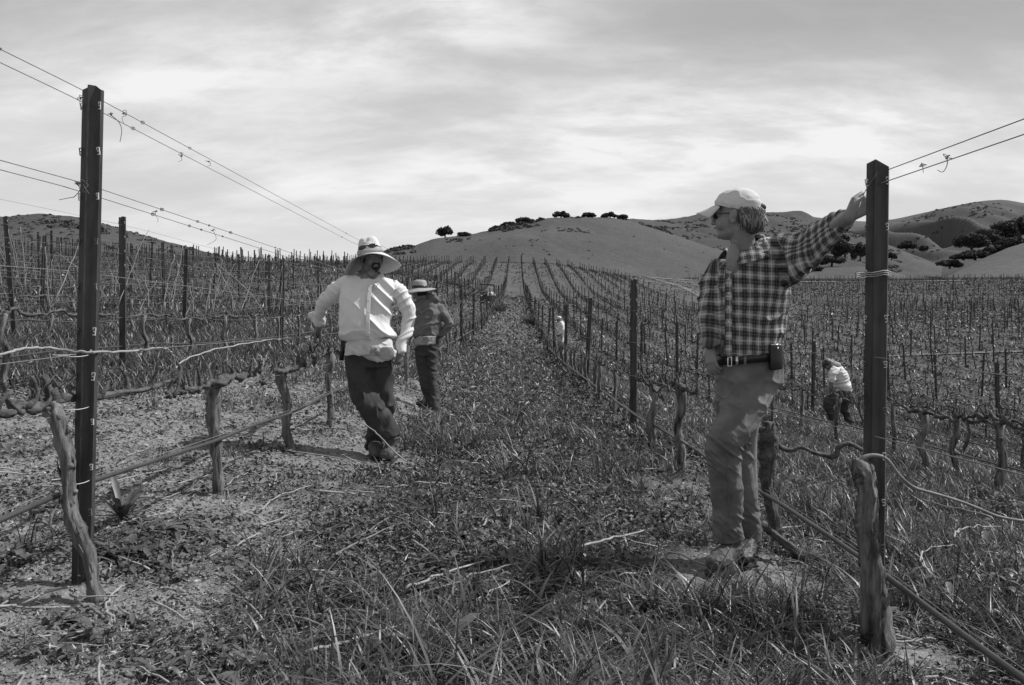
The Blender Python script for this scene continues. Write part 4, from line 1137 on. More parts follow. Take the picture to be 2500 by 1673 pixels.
# --- small leaves of the ground cover
mb = MB()
X, Y = scatter(90000, 1.65, 7.5, rg, lambda a, b: np.clip(veg(a, b) * .9 + .10, 0, 1) * np.clip(.55 + n2(a, b, 2.6, 2, 12.0), .12, 1), 1.0)
bits(mb, X, Y, .007 + .0026 * Y, rg, 1.5, .045, .8, None, .25, 1.75)
X, Y = scatter(90000, 7.3, 26.0, rg, lambda a, b: np.clip(veg(a, b), .1, 1), 1.1)
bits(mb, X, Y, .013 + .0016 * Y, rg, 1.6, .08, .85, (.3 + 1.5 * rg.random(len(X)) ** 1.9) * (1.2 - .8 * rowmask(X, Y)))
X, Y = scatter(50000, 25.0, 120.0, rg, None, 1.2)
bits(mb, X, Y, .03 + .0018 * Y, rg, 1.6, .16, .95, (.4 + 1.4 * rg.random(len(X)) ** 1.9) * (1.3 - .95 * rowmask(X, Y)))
X, Y = scatter(45000, 95.0, 300.0, rg, lambda a, b: np.clip(.5 + n2(a, b, .08, 2, 5.0), .05, 1), 0.6)
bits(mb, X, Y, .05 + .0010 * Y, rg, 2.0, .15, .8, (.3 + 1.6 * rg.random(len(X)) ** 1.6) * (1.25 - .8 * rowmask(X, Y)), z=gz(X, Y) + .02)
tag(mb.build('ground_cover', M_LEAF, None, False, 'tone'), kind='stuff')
# --- cut straw and dry leaves
mb = MB()
X, Y = scatter(17000, 1.65, 9.0, rg, lambda a, b: np.clip(.30 + veg(a, b) * .7, 0, 1) * np.clip(.35 + 1.9 * n2(a, b, 1.4, 2, 31.0), .03, 1), 1.0)
bits(mb, X, Y, .0028 + .0006 * Y, rg, 11, .045, .35, None, .35, 1.25)
X, Y = scatter(19000, 1.65, 12.0, rg, lambda a, b: np.clip(1.1 - veg(a, b), .15, 1), 1.0)
bits(mb, X, Y, .006 + .0020 * Y, rg, 1.7, .016, .5, None, .15, .9)
X, Y = scatter(15000, 8.5, 45.0, rg, lambda a, b: np.clip(.30 + 1.2 * n2(a, b, 1.0, 2, 31.0), .08, 1), 1.15)
bits(mb, X, Y, .006 + .0011 * Y, rg, 4.5, .10, .6, None, .3, 1.2)
tag(mb.build('dry_litter', M_STRAW, None, False, 'tone'), kind='stuff')
# --- clods and stones
def blobs(mb, X, Y, size, rng, flat=.6):
    ico = bmesh.new(); bmesh.ops.create_icosphere(ico, subdivisions=1, radius=1.0)
    iv = np.array([v.co[:] for v in ico.verts]); it = np.array([[v.index for v in f.verts] for f in ico.faces]); ico.free()
    n = len(X); Z = gzf(X, Y); m = len(iv)
    size = np.broadcast_to(size, (n,)) * rng.uniform(.4, 1.3, n)
    V = iv[None] * (1 + .35 * rng.normal(size=(n, m, 1)).clip(-1, 1)) * size[:, None, None] * np.stack([rng.uniform(.7, 1.3, n), rng.uniform(.7, 1.3, n), np.full(n, flat)], 1)[:, None]
    V = V + np.stack([X, Y, Z + size * flat * .25], 1)[:, None]
    T = it[None] + (np.arange(n) * m)[:, None, None]
    mb.add(V.reshape(-1, 3), None, T.reshape(-1, 3))
soilw = lambda a, b: np.clip(1.0 - veg(a, b) * 1.1, 0.02, 1)
mb = MB(); X, Y = scatter(26000, 1.7, 12.0, rg, soilw, 1.0); blobs(mb, X, Y, .004 + .0014 * Y, rg)
tag(mb.build('soil_clods', M_CLOD, None, False), kind='stuff')
mb = MB(); X, Y = scatter(420, 1.7, 14.0, rg, soilw, 1.0); blobs(mb, X, Y, .007 + .001 * Y, rg)
tag(mb.build('pebbles', M_STONE, None, False), kind='stuff')

# --- single broad-leaved weeds close to the camera
def leaf_geo(mb, base, az, L, W, rise, droop, tone, rng, wav=.12):
    n = 7; t = np.linspace(0, 1, n)
    c = np.stack([np.cos(az) * L * t, np.sin(az) * L * t, L * (rise * t - droop * t * t)], 1) + base
    s = np.array([-math.sin(az), math.cos(az), 0])
    w = W * np.sin(np.pi * np.clip(t * .94 + .06, 0, 1)) ** .7 * (.35 + .9 * t) * (1 + wav * np.sin(t * 17 + rng.uniform(0, 6)))
    up = np.array([0, 0, 1.0])
    l = c - s * w[:, None] / 2 + up * (w * .16)[:, None]; r = c + s * w[:, None] / 2 + up * (w * .16)[:, None]
    v = np.stack([l, c, r], 1).reshape(-1, 3)
    q = [(3 * i + j, 3 * i + j + 1, 3 * i + j + 4, 3 * i + j + 3) for i in range(n - 1) for j in range(2)]
    mb.add(v, q, None, np.full(len(v), tone))
def weed(x, y, n, L, label, seed, upright=.5, W=.38):
    rng = np.random.default_rng(seed); mb = MB(); n = int(n * 1.8); W = W * .62; z = float(gzf(np.array([x]), np.array([y]))[0])
    for k in range(n):
        az = k * 2.4 + rng.normal() * .3; l = L * rng.uniform(.55, 1.2)
        leaf_geo(mb, np.array([math.cos(az), math.sin(az), 0]) * L * .06 + [0, 0, rng.uniform(0, .02)], az, l, l * W * rng.uniform(.8, 1.3), upright * rng.uniform(.5, 2.2), rng.uniform(.3, .9), rng.uniform(.6, 1.5), rng)
    o = mb.build('broadleaf_weed', M_WEED, None, True, 'tone'); o.location = (x, y, z)
    return tag(o, label, 'weed')
def gxy(u, v, z0=-1.25):
    d = 3.0
    for _ in range(12):
        x = (u - U0) * d / F_PX; z = g1(x, d); d = -z * F_PX / (v - V0)
    return (u - U0) * d / F_PX, d
WD = [(300, 1290, 16, .15, 'tall dark broad-leaved weed with one upright leaf beside the foot of the left post', .75),
      (380, 1330, 12, .15, 'low broad-leaved weed between the left post and the grey vine', .4),
      (440, 1360, 10, .12, 'small spreading weed on bare soil right of the left post', .4),
      (40, 1370, 12, .13, 'dark weed rosette at the left edge near the left post', .4),
      (290, 1395, 8, .10, 'weed sprouting in front of the foot of the left post', .5),
      (1060, 1620, 9, .17, 'fleshy weed with round leaves at the bottom edge, middle of the alley', .5),
      (1010, 1655, 9, .12, 'pale leafy weed at the very bottom left of the grass', .5),
      (2160, 1545, 10, .10, 'small weed at the foot of the right post', .5),
      (2050, 1600, 12, .13, 'leafy weed at the bottom edge left of the right post', .5),
      (1920, 1640, 10, .12, 'low weed at the bottom edge under the boots', .5)]
for i, (u, v, n, L, lab, upr) in enumerate(WD):
    x, y = gxy(u, v); weed(x, y, n, L, lab, 900 + i, upr, .42 if i not in (5, 6) else .62)
# dense broad-leaved weeds beyond the right post
mb = MB(); rng = np.random.default_rng(61)
X, Y = scatter(1500, 2.3, 7.5, rng, lambda a, b: np.clip((a - 1.72) / .3, 0, 1) * np.clip(.5 + 1.5 * n2(a, b, 1.0, 2, 2.0), .05, 1), 1.0)
X2, Y2 = scatter(1000, 1.75, 7.5, rng, lambda a, b: veg(a, b) * (a < 1.4) * np.clip(n2(a, b, 1.4, 2, 55.0) * 3, 0, 1), 1.0)
X = np.append(X, X2); Y = np.append(Y, Y2)
for cu, cv, cn, cs in ((330, 1330, 46, .16), (400, 1370, 40, .18), (290, 1380, 16, .12), (40, 1390, 22, .15), (460, 1320, 14, .14)):
    wx, wy = gxy(cu, cv); X = np.append(X, wx + rng.normal(size=cn) * cs); Y = np.append(Y, wy + rng.normal(size=cn) * cs * .8)
Z = gzf(X, Y)
for x, y, z in zip(X, Y, Z):
    L = rng.uniform(.04, .10) * (1.0 if x > 1.5 else .8)
    for k in range(rng.integers(4, 8)):
        az = rng.uniform(0, 6.28)
        leaf_geo(mb, np.array([x, y, z + rng.uniform(0, .12 if x > 1.5 else .03)]), az, L * rng.uniform(.6, 1.2), L * rng.uniform(.25, .5), rng.uniform(.1, 1.0), rng.uniform(.2, .9), rng.uniform(.5, 1.6), rng)
tag(mb.build('leafy_weeds', M_WEED, None, True, 'tone'), kind='stuff')

# --- prunings lying about
def stick(uv0, uv1, r, label, bow=.03, lift=.02, pale=True, seed=0, knots=True, group=None):
    rng = np.random.default_rng(1200 + seed)
    (x0, y0), (x1, y1) = gxy(*uv0), gxy(*uv1)
    n = 16; t = np.linspace(0, 1, n); X = x0 + (x1 - x0) * t; Y = y0 + (y1 - y0) * t
    L = math.hypot(x1 - x0, y1 - y0); nx, ny = -(y1 - y0) / L, (x1 - x0) / L
    w = bow * L * np.sin(t * math.pi) + rng.normal(size=n) * .004
    X += nx * w; Y += ny * w
    zl = np.linspace(gzf(X[:1], Y[:1])[0], gzf(X[-1:], Y[-1:])[0], n)
    Z = np.maximum(gzf(X, Y), zl) + lift + r
    rr = np.linspace(r, r * .6, n) * (1 + .25 * (np.arange(n) % 4 == 0))
    mb = MB().add(*tube(np.stack([X, Y, Z], 1), rr, 6))
    return tag(mb.build('vine_pruning', M_CANE if pale else M_CANED), label, 'cut cane', group)
ST = [((699, 1122), (925, 1152), .0055, 'long pale pruning on the soil left of the crossed boots', .03, .02, True),
      ((640, 1275), (768, 1212), .0045, 'bent pale pruning lying on bare soil behind the leafy weeds', .10, .02, True),
      ((1392, 1388), (1572, 1322), .007, 'thick pale stick on the grass in the middle of the alley', .02, .05, True),
      ((1288, 1398), (1385, 1388), .006, 'pale stick continuing the thick stick in mid alley', .02, .04, True),
      ((745, 1650), (990, 1575), .0068, 'long pale stick across the bottom of the picture, left half', -.02, .05, True),
      ((990, 1478), (1182, 1418), .006, 'pale stick lying across long grass left of mid alley', .02, .05, True),
      ((1010, 1358), (1075, 1418), .005, 'short diagonal stick in the mown grass left of mid alley', .02, .05, True),
      ((815, 1386), (985, 1302), .005, 'thin dark pruning on the left edge of the grass', .03, .03, False),
      ((2032, 1606), (2288, 1600), .0065, 'pale stick lying level at the bottom right before the post', .02, .02, True),
      ((2010, 1480), (2096, 1515), .0045, 'short stick on bare soil left of the hollow trunk', .02, .01, True),
      ((255, 1530), (170, 1480), .006, 'dark stick on the soil in front of the left vine', .02, .01, False),
      ((272, 1536), (300, 1462), .0055, 'short forked pale twig on the soil in front of the left vine', .1, .02, True),
      ((420, 1420), (460, 1330), .005, 'dark thin twig in the weeds left of the grass', .05, .02, False),
      ((1850, 1330), (2105, 1292), .005, 'pale pruning on the ground behind the dead vine arm', .02, .02, True),
      ((1960, 1212), (2120, 1178), .005, 'pale pruning in the cut straw beyond the drip hose', .05, .03, True),
      ((1050, 1480), (1350, 1400), .005, 'long dark pruning half sunk in mid alley grass', .03, .04, False),
      ((880, 1330), (1010, 1270), .004, 'thin dark pruning near the boots of the man in the straw hat', .05, .03, False),
      ((1110, 1000), (1150, 1060), .004, 'thin stick leaning in the grass beyond the crossed boots', .05, .03, True),
      ((2420, 1330), (2250, 1285), .005, 'pale cane in the tall weeds at the right', .05, .18, True),
      ((2280, 1490), (2330, 1400), .005, 'pale upright-looking cane in the weeds at the lower right', .12, .12, True),
      ((2330, 1400), (2440, 1350), .005, 'branching pale cane in the weeds at the lower right', .08, .16, True),
      ((0, 1502), (60, 1470), .005, 'dark stick at the left edge of the soil', .05, .01, False),
      ((560, 1240), (610, 1180), .004, 'short pale twig by the grey vine', .1, .01, True),
      ((370, 1250), (480, 1215), .004, 'thin pale twig behind the drip hose on the left', .05, .01, True),
      ((240, 1200), (420, 1160), .004, 'pale twig on bare soil left of the grey vine', .05, .01, True)]
for i, s in enumerate(ST): stick(*s, seed=i)
# cane slanting up across the shin of the man in the straw hat
P = smoothpath([np.array(at(*p)) for p in [(853, 1018, 6.5), (880, 1032, 6.45), (918, 1056, 6.40), (950, 1090, 6.38), (990, 1125, 6.36)]], 24)
P += np.random.default_rng(3).normal(size=P.shape) * .002
tag(MB().add(*tube(P, np.linspace(.0045, .006, 24), 6)).build('vine_pruning', M_CANE), 'thin cane slanting over the shin of the man in the straw hat', 'cut cane')
mbs = MB(); X, Y = scatter(560, 1.7, 16, rg, None, 1.0)     # the countless small ones
for x, y in zip(X, Y):
    a = rg.uniform(0, 6.28); L = rg.uniform(.06, .35); n = 5; t = np.linspace(-.5, .5, n)
    xs = x + np.cos(a) * L * t + rg.normal(size=n) * .004; ys = y + np.sin(a) * L * t + rg.normal(size=n) * .004
    zs = gzf(xs, ys); zs = np.maximum(zs, np.linspace(zs[0], zs[-1], n)) + rg.uniform(.004, .04)
    mbs.add(*tube(np.stack([xs, ys, zs], 1), np.full(n, rg.uniform(.0018, .0042)) * (1 + y / 10), 4), a=None) if False else mbs.add(*tube(np.stack([xs, ys, zs], 1), np.full(n, rg.uniform(.0018, .0042)) * (1 + y / 10), 4))
tag(mbs.build('twigs', M_CANE), kind='stuff')
# rank growth under the vines of the farther rows and of the block across the valley
mb = MB(); PX, PY = [], []; rg = np.random.default_rng(91)
for k in range(0, 26):
    x = ROW0 + ROWS * k; y = max(11.0, x / .68)
    while y < 98: PX.append(x); PY.append(y); y += .5 + y * .012
for r in range(44):
    y0 = 124 + r * (2.6 + r * .045); x = np.interp(y0, [120, 160, 205, 240, 300], [50, 49, 52, 54, 55]) + 3
    while x < .66 * y0 + 10: PX.append(x); PY.append(y0 + (x - 60) * .06); x += .95
PX = np.repeat(np.array(PX), 2) + rg.normal(size=2 * len(PX)) * .14; PY = np.repeat(np.array(PY), 2) + rg.normal(size=len(PX)) * .12
keep = n2(PX, PY, .3, 2, 8.0) > -.35; PX, PY = PX[keep], PY[keep]
bits(mb, PX, PY, .03 + .0015 * PY, rg, 2.2, .20, .6, np.where(PY > 115, rg.uniform(.12, .45, len(PX)), rg.uniform(.25, .8, len(PX))), .35, .9, z=gz(PX, PY) + .02)
tag(mb.build('row_weeds', M_LEAF, None, False, 'tone'), kind='stuff')

# ================================================================== PEOPLE
def ell(mb, c, r, R=None, seg=14, rings=9):
    th = np.arange(seg) / seg * 2 * math.pi; ph = np.linspace(0, math.pi, rings)[1:-1]
    v = [np.array([[0, 0, 1.0]])] + [np.stack([np.sin(p) * np.cos(th), np.sin(p) * np.sin(th), np.full(seg, np.cos(p))], 1) for p in ph] + [np.array([[0, 0, -1.0]])]
    v = np.concatenate(v) * np.asarray(r, float)
    if R is not None: v = v @ np.array(R).T
    v = v + np.asarray(tuple(c), float)
    m = len(ph); q = [(1 + i * seg + j, 1 + (i + 1) * seg + j, 1 + (i + 1) * seg + (j + 1) % seg, 1 + i * seg + (j + 1) % seg) for i in range(m - 1) for j in range(seg)]
    t = [(0, 1 + j, 1 + (j + 1) % seg) for j in range(seg)] + [(len(v) - 1, 1 + (m - 1) * seg + (j + 1) % seg, 1 + (m - 1) * seg + j) for j in range(seg)]
    mb.add(v, q, t)
def cap(mb, p0, r0, p1, r1, seg=12):
    p0 = np.asarray(tuple(p0), float); p1 = np.asarray(tuple(p1), float)
    d = p1 - p0; L = np.linalg.norm(d); d = d / max(L, 1e-6)
    ks = [(-.95, .3), (-.7, .71), (-.35, .94), (0, 1)]
    pts, rr = [], []
    for a, b in ks: pts.append(p0 + d * a * r0); rr.append(r0 * b)
    for f in (.33, .66): pts.append(p0 + d * L * f); rr.append(r0 + (r1 - r0) * f)
    for a, b in ks[::-1]: pts.append(p1 - d * a * r1); rr.append(r1 * b)
    mb.add(*tube(pts, rr, seg))
def limb(mb, pts, rad, seg=14):
    """tapered limb through points with rounded ends"""
    n = 6 * (len(pts) - 1) + 1
    P = smoothpath(pts, n); R = np.interp(np.linspace(0, 1, n), np.linspace(0, 1, len(rad)), rad)
    d0 = P[0] - P[1]; d0 /= np.linalg.norm(d0); d1 = P[-1] - P[-2]; d1 /= np.linalg.norm(d1)
    P = np.vstack([P[0] + d0 * R[0] * .7, P[0] + d0 * R[0] * .4, P, P[-1] + d1 * R[-1] * .4, P[-1] + d1 * R[-1] * .7])
    R = np.concatenate([[R[0] * .4, R[0] * .85], R, [R[-1] * .85, R[-1] * .4]])
    mb.add(*tube(P, R, seg))
def loft(mb, rings, seg=22, sub=4, pw=2.0, dax=(0, 1, 0), cap_in=.5):
    """rings = [(left point, right point, depth radius)]"""
    L = np.array([np.asarray(tuple(r[0]), float) for r in rings]); R = np.array([np.asarray(tuple(r[1]), float) for r in rings]); D = np.array([r[2] for r in rings], float)
    n = (len(rings) - 1) * sub + 1
    if sub > 1:
        L = smoothpath(L, n); R = smoothpath(R, n); D = np.interp(np.linspace(0, 1, n), np.linspace(0, 1, len(rings)), D)
    th = np.arange(seg) / seg * 2 * math.pi
    c, s = np.cos(th), np.sin(th); c = np.sign(c) * np.abs(c) ** (2 / pw); s = np.sign(s) * np.abs(s) ** (2 / pw)
    ctr = (L + R) / 2; h = (R - L) / 2; dax = np.asarray(dax, float)
    V = ctr[:, None] + h[:, None] * c[None, :, None] + dax[None, None] * (D[:, None] * s[None])[..., None]
    nn = n
    V = V.reshape(-1, 3)
    i = np.arange(nn - 1)[:, None] * seg; j = np.arange(seg)[None]; jn = (j + 1) % seg
    q = np.stack([i + j, i + seg + j, i + seg + jn, i + jn], -1).reshape(-1, 4)
    V = np.vstack([V, ctr[0], ctr[-1]]); a, b = nn * seg, nn * seg + 1; jj = np.arange(seg); jk = (jj + 1) % seg
    t = np.vstack([np.stack([np.full(seg, a), jj, jk], 1), np.stack([np.full(seg, b), (nn - 1) * seg + jk, (nn - 1) * seg + jj], 1)])
    mb.add(V, q, t)
def remesh(mb, voxel, smooth=3):
    me = mb.mesh('tmp', None); o = bpy.data.objects.new('tmp', me); C.objects.link(o)
    r = o.modifiers.new('r', 'REMESH'); r.mode = 'VOXEL'; r.voxel_size = voxel; r.use_smooth_shade = True
    if smooth:
        s = o.modifiers.new('s', 'SMOOTH'); s.iterations = smooth; s.factor = .5
    dg = bpy.context.evaluated_depsgraph_get(); dg.update()
    m2 = bpy.data.meshes.new_from_object(o.evaluated_get(dg))
    bpy.data.objects.remove(o); bpy.data.meshes.remove(me)
    return m2
def verts(me):
    v = np.empty(len(me.vertices) * 3); me.vertices.foreach_get('co', v); return v.reshape(-1, 3)
def norms(me):
    v = np.empty(len(me.vertices) * 3); me.vertices.foreach_get('normal', v); return v.reshape(-1, 3)
def setv(me, v):
    me.vertices.foreach_set('co', v.astype(np.float32).ravel()); me.update()
def ridged(p, oct=2):
    r = (1 - np.abs(fbm(p, oct)) * 3.0).clip(-1, 1)
    return np.where(r > 0, r ** 1.5, r * .6) * 1.25 - .30
def seg_dist(v, a, b):
    a = np.asarray(tuple(a), float); b = np.asarray(tuple(b), float); d = b - a; L2 = (d * d).sum()
    t = ((v - a) @ d / L2).clip(0, 1); return np.linalg.norm(v - a - t[:, None] * d, axis=1), t, math.sqrt(L2)
def finish(me, name, m, parent, disp=None):
    v = verts(me)
    if disp is not None: v = v + norms(me) * disp(v)[:, None]; setv(me, v)
    me.materials.clear(); me.materials.append(m)
    me.polygons.foreach_set('use_smooth', np.ones(len(me.polygons), bool)); me.name = name
    return link(name, me, parent)

def head_prims(mb, M, neck_to=None, s=1.0, nose=1.0, ears=True, neck_r=.056):
    M = np.array(M); A = M[:3, :3] * s; c = M[:3, 3]
    def T(p): return A @ np.array(p, float) + c
    def E(p, r): ell(mb, T(p), np.array(r) * s, M[:3, :3])
    E((0, -.018, .035), (.074, .096, .090)); E((0, .022, -.018), (.064, .070, .085)); E((0, .046, -.078), (.040, .044, .036))
    E((0, .012, -.066), (.056, .055, .045)); E((.034, .062, -.034), (.026, .026, .034)); E((-.034, .062, -.034), (.026, .026, .034))
    cap(mb, T((-.036, .082, .026)), .013 * s, T((.036, .082, .026)), .013 * s)                                    # brow
    cap(mb, T((0, .090, .012)), .0085 * s, T((0, .090 + .022 * nose, -.030)), .0125 * s); E((.012, .098, -.033), (.0085, .012, .008)); E((-.012, .098, -.033), (.0085, .012, .008))
    cap(mb, T((-.020, .085, -.056)), .0062 * s, T((.020, .085, -.056)), .0062 * s); cap(mb, T((-.016, .084, -.067)), .0068 * s, T((.016, .084, -.067)), .0068 * s)
    E((0, .078, -.094), (.018, .016, .014))
    for k in (-1, 1):
        E((k * .030, .078, .006), (.0125, .010, .0095))
        if ears:
            E((k * .079, -.006, -.008), (.009, .020, .033)); E((k * .087, -.014, .006), (.008, .014, .023)); E((k * .084, -.006, -.030), (.007, .009, .012))
    if neck_to is not None: limb(mb, [T((0, -.02, -.05)), (T((0, -.02, -.05)) + np.array(neck_to)) / 2, neck_to], [neck_r * s, neck_r * s, (neck_r + .012) * s])
def look(f, up=(0, 0, 1), loc=(0, 0, 0)):
    f = Vector(f).normalized(); up = Vector(up); x = f.cross(up).normalized(); u = x.cross(f)
    M = Matrix.Identity(4)
    for i in range(3): M[i][0] = x[i]; M[i][1] = f[i]; M[i][2] = u[i]; M[i][3] = loc[i]
    return M
def hand(mb, w, d, n, side=1, L=.185, curl=(.5, .7, .5), spread=.10, thumb=(.7, .5), tcurl=.4):
    """w wrist, d along the hand, n out of the back of the hand; side = +1 thumb toward d x n"""
    w = np.array(tuple(w), float); d = np.array(d, float); d /= np.linalg.norm(d); n = np.array(n, float); n -= d * (d @ n); n /= np.linalg.norm(n)
    s = np.cross(d, n) * side; k = L / .185
    for a, (o0, o1, r) in enumerate([(.010, .028, .0135), (.003, .010, .0135), (-.006, -.009, .013), (-.012, -.026, .012)]):
        cap(mb, w + s * o0 * k, r * 1.15 * k, w + d * .088 * k + s * o1 * k, r * k, 10)
    fl = [.078, .086, .080, .062]; off = [.029, .0105, -.0095, -.028]
    for a in range(4):
        base = w + d * .090 * k + s * off[a] * k
        dd = d + s * off[a] * spread * 14 * .35; dd /= np.linalg.norm(dd); ang = 0; p = base; r = .0092 * k
        for b, f in enumerate((.46, .30, .24)):
            ang += curl[b] * (1 + .10 * a)
            dv = dd * math.cos(ang) - n * math.sin(ang); e = p + dv * fl[a] * f * k
            cap(mb, p, r, e, r * .92, 9); p = e; r *= .92
    p = w + d * .022 * k + s * .022 * k; a1 = d * thumb[0] + s * (1.1 - .4 * thumb[0]) - n * thumb[1]; a1 /= np.linalg.norm(a1)
    e = p + a1 * .045 * k; cap(mb, p, .0155 * k, e, .0125 * k, 9)
    a2 = a1 * .8 + d * .5 - n * tcurl - s * .25; a2 /= np.linalg.norm(a2); f = e + a2 * .030 * k; cap(mb, e, .0120 * k, f, .0108 * k, 9)
    a3 = a2 + d * .3 - n * tcurl * .5; a3 /= np.linalg.norm(a3); cap(mb, f, .0108 * k, f + a3 * .022 * k, .0095 * k, 9)
def boot(mb, heel, toe, ank, sc_=1.0, shaft=.056):
    """heel, toe on the ground, ank = where the shaft enters the trousers"""
    heel, toe, ank = [np.array(tuple(p), float) for p in (heel, toe, ank)]
    d = toe - heel; L = np.linalg.norm(d); d /= L; up = np.array([0, 0, 1.0])
    rings = [(-.02, .028, .030), (.10, .040, .045), (.28, .043, .058), (.45, .045, .052), (.62, .050, .043), (.80, .052, .034), (.93, .042, .027), (1.0, .024, .018)]
    s = np.cross(d, up); s /= np.linalg.norm(s); nn = np.cross(s, d); rings = [(a_, b_ * sc_, c_ * sc_) for a_, b_, c_ in rings]
    P = []
    R = [(heel + d * L * f - s * a + nn * b, heel + d * L * f + s * a + nn * b, b) for f, a, b in rings]
    loft(mb, R, 16, 3, 2.4, nn)
    limb(mb, [heel + d * L * .22 + up * .05, heel * .35 + ank * .65 + d * L * .08, ank], [.050, .052, shaft])

M_SKIN = mat('tanned_skin', 0.20, 0.5, 0.10, 60.0, 0.0006, 300.0, 0.4)
M_SKIND = mat('dark_tanned_skin', 0.16, 0.5, 0.10, 60.0, 0.0006, 300.0, 0.35)
M_DENIM = mat('faded_denim', 0.145, 0.9, 0.38, 6.5, 0.0010, 420.0, 0.15)
M_DENIMD = mat('dark_denim', 0.055, 0.9, 0.25, 5.0, 0.0010, 380.0, 0.15)
M_WHITE = mat('white_cotton', 0.62, 0.9, 0.06, 7.0, 0.0008, 350.0, 0.1)
M_APRON = mat('soiled_white_canvas', 0.52, 0.9, 0.18, 14.0, 0.0008, 300.0, 0.1)
M_HOOD = mat('grey_sweatshirt', 0.14, 0.95, 0.15, 9.0, 0.001, 300.0, 0.1)
M_STRAWH = mat('straw_hat_weave', 0.55, 0.8, 0.12, 90.0, 0.001, 260.0, 0.2)
M_CAP = mat('cap_cotton', 0.52, 0.9, 0.08, 12.0, 0.0005, 500.0, 0.1)
M_LEATHER = mat('scuffed_leather', 0.05, 0.55, 0.35, 18.0, 0.0015, 90.0, 0.4)
M_LEATHERL = mat('dusty_leather', 0.075, 0.7, 0.3, 18.0, 0.0015, 90.0, 0.3)
M_BLACK = mat('black_leather', 0.012, 0.4, 0.2, 20.0, spec=0.5)
M_RUBBER = mat('boot_sole', 0.02, 0.8, 0.2, 20.0)
M_LENS = mat('dark_lens', 0.008, 0.08, 0.0, spec=0.8)
M_METAL = mat('polished_metal', 0.6, 0.25, 0.0, metal=0.9)
M_HAIR = mat('grey_hair', 0.105, 0.5, 0.0, spec=0.4, attr='tone')
M_BEARD = mat('black_hair', 0.014, 0.6, 0.2, 90.0, 0.002, 200.0, 0.3)
M_TOOL = mat('tool_grip', 0.02, 0.5, 0.1, 20.0)

def plaid_mat():
    m = bpy.data.materials.new('checked_flannel'); m.use_nodes = True; nt = m.node_tree; b = nt.nodes['Principled BSDF']
    b.inputs['Roughness'].default_value = .95; b.inputs['Specular IOR Level'].default_value = .1
    a = nt.nodes.new('ShaderNodeAttribute'); a.attribute_name = 'weave'
    s = nt.nodes.new('ShaderNodeSeparateXYZ'); nt.links.new(a.outputs['Vector'], s.inputs[0])
    def mt(op, x, y=None, z=None, cl=False):
        n = nt.nodes.new('ShaderNodeMath'); n.operation = op; n.use_clamp = cl
        for i, v in enumerate((x, y, z)):
            if v is None: continue
            if isinstance(v, (int, float)): n.inputs[i].default_value = v
            else: nt.links.new(v, n.inputs[i])
        return n.outputs[0]
    def band(x, per, lo, hi, e):
        f = mt('FRACT', mt('DIVIDE', x, per))
        c = mt('ABSOLUTE', mt('SUBTRACT', f, (lo + hi) / 2))
        return mt('DIVIDE', mt('SUBTRACT', (hi - lo) / 2 + e, c), 2 * e, None, True)
    res = 1.0; lines = []
    for ax, per in ((s.outputs[0], .056), (s.outputs[1], .062)):
        d = band(ax, per, .08, .50, .04); l = band(ax, per, .73, .83, .03)
        l2 = band(ax, per, .26, .32, .02)
        res = mt('MULTIPLY', mt('SUBTRACT', 1.0, mt('MULTIPLY', d, .66)), res); lines += [mt('MULTIPLY', l, .17), mt('MULTIPLY', l2, .05)]
    col = mt('MULTIPLY', res, .27)
    for l in lines: col = mt('ADD', col, l)
    nz = nt.nodes.new('ShaderNodeTexNoise'); nz.inputs['Scale'].default_value = 240; tcn = nt.nodes.new('ShaderNodeTexCoord'); nt.links.new(tcn.outputs['Object'], nz.inputs['Vector'])
    col = mt('MULTIPLY', col, mt('ADD', mt('MULTIPLY', nz.outputs[0], .7), .65))
    nt.links.new(col, b.inputs['Base Color'])
    bp = nt.nodes.new('ShaderNodeBump'); bp.inputs['Distance'].default_value = .0008; nt.links.new(nz.outputs[0], bp.inputs['Height']); nt.links.new(bp.outputs[0], b.inputs['Normal'])
    return m
M_PLAID = plaid_mat()
def weave_attr(me, fn):
    v = verts(me); a = me.attributes.new('weave', 'FLOAT_VECTOR', 'POINT'); a.data.foreach_set('vector', fn(v).astype(np.float32).ravel())

# ------------------------------------------------------------------ the man in the checked shirt
D1 = 4.02
loc1 = np.array([(1790 - U0) * D1 / F_PX, D1, g1((1790 - U0) * D1 / F_PX, D1)])
man = thing('person', 'man in pale cap, checked shirt and jeans, legs crossed, leaning a hand on the post', 'person', loc1)
def Q(u, v, dy=0.0): return np.array(at(u, v, D1 + dy)) - loc1
def z4(x, y): return 1600 + x / 3.137, 420 + y / 3.137
def z5(x, y): return 1600 + x / 2.613, 820 + y / 2.613
def Q4(x, y, dy=0.0): return Q(*z4(x, y), dy)
HM = look((-.86, .48, .02), (-.05, 0, 1), Q(1797, 528, -.10))
HA = np.array(HM)
def H1(p): return HA[:3, :3] @ np.array(p, float) + HA[:3, 3]
mb = MB(); head_prims(mb, HM, Q(1822, 640, -.07), 1.0, .9, neck_r=.058)
ell(mb, Q(1791, 634, -.130), (.034, .045, .085))                       # bare throat in the open collar
limb(mb, [Q(1822, 640, -.04), Q(1826, 730, 0), Q(1828, 900, 0)], [.09, .10, .085])
limb(mb, [Q(1868, 630, -.06), Q(1930, 640, -.14), Q(1990, 604, -.31), Q(2036, 558, -.50), Q(2074, 528, -.68)], [.045, .040, .034, .035, .030])
limb(mb, [Q(1790, 640, .02), Q(1745, 680, .03), Q(1740, 770, .03), Q(1737, 825, -.02), Q(1739, 845, -.04)], [.055, .05, .042, .033, .027])
limb(mb, [Q(1800, 920, .0), Q(1785, 1060, -.10), Q(1777, 1180, -.05), Q(1778, 1300, 0)], [.060, .042, .038, .032])
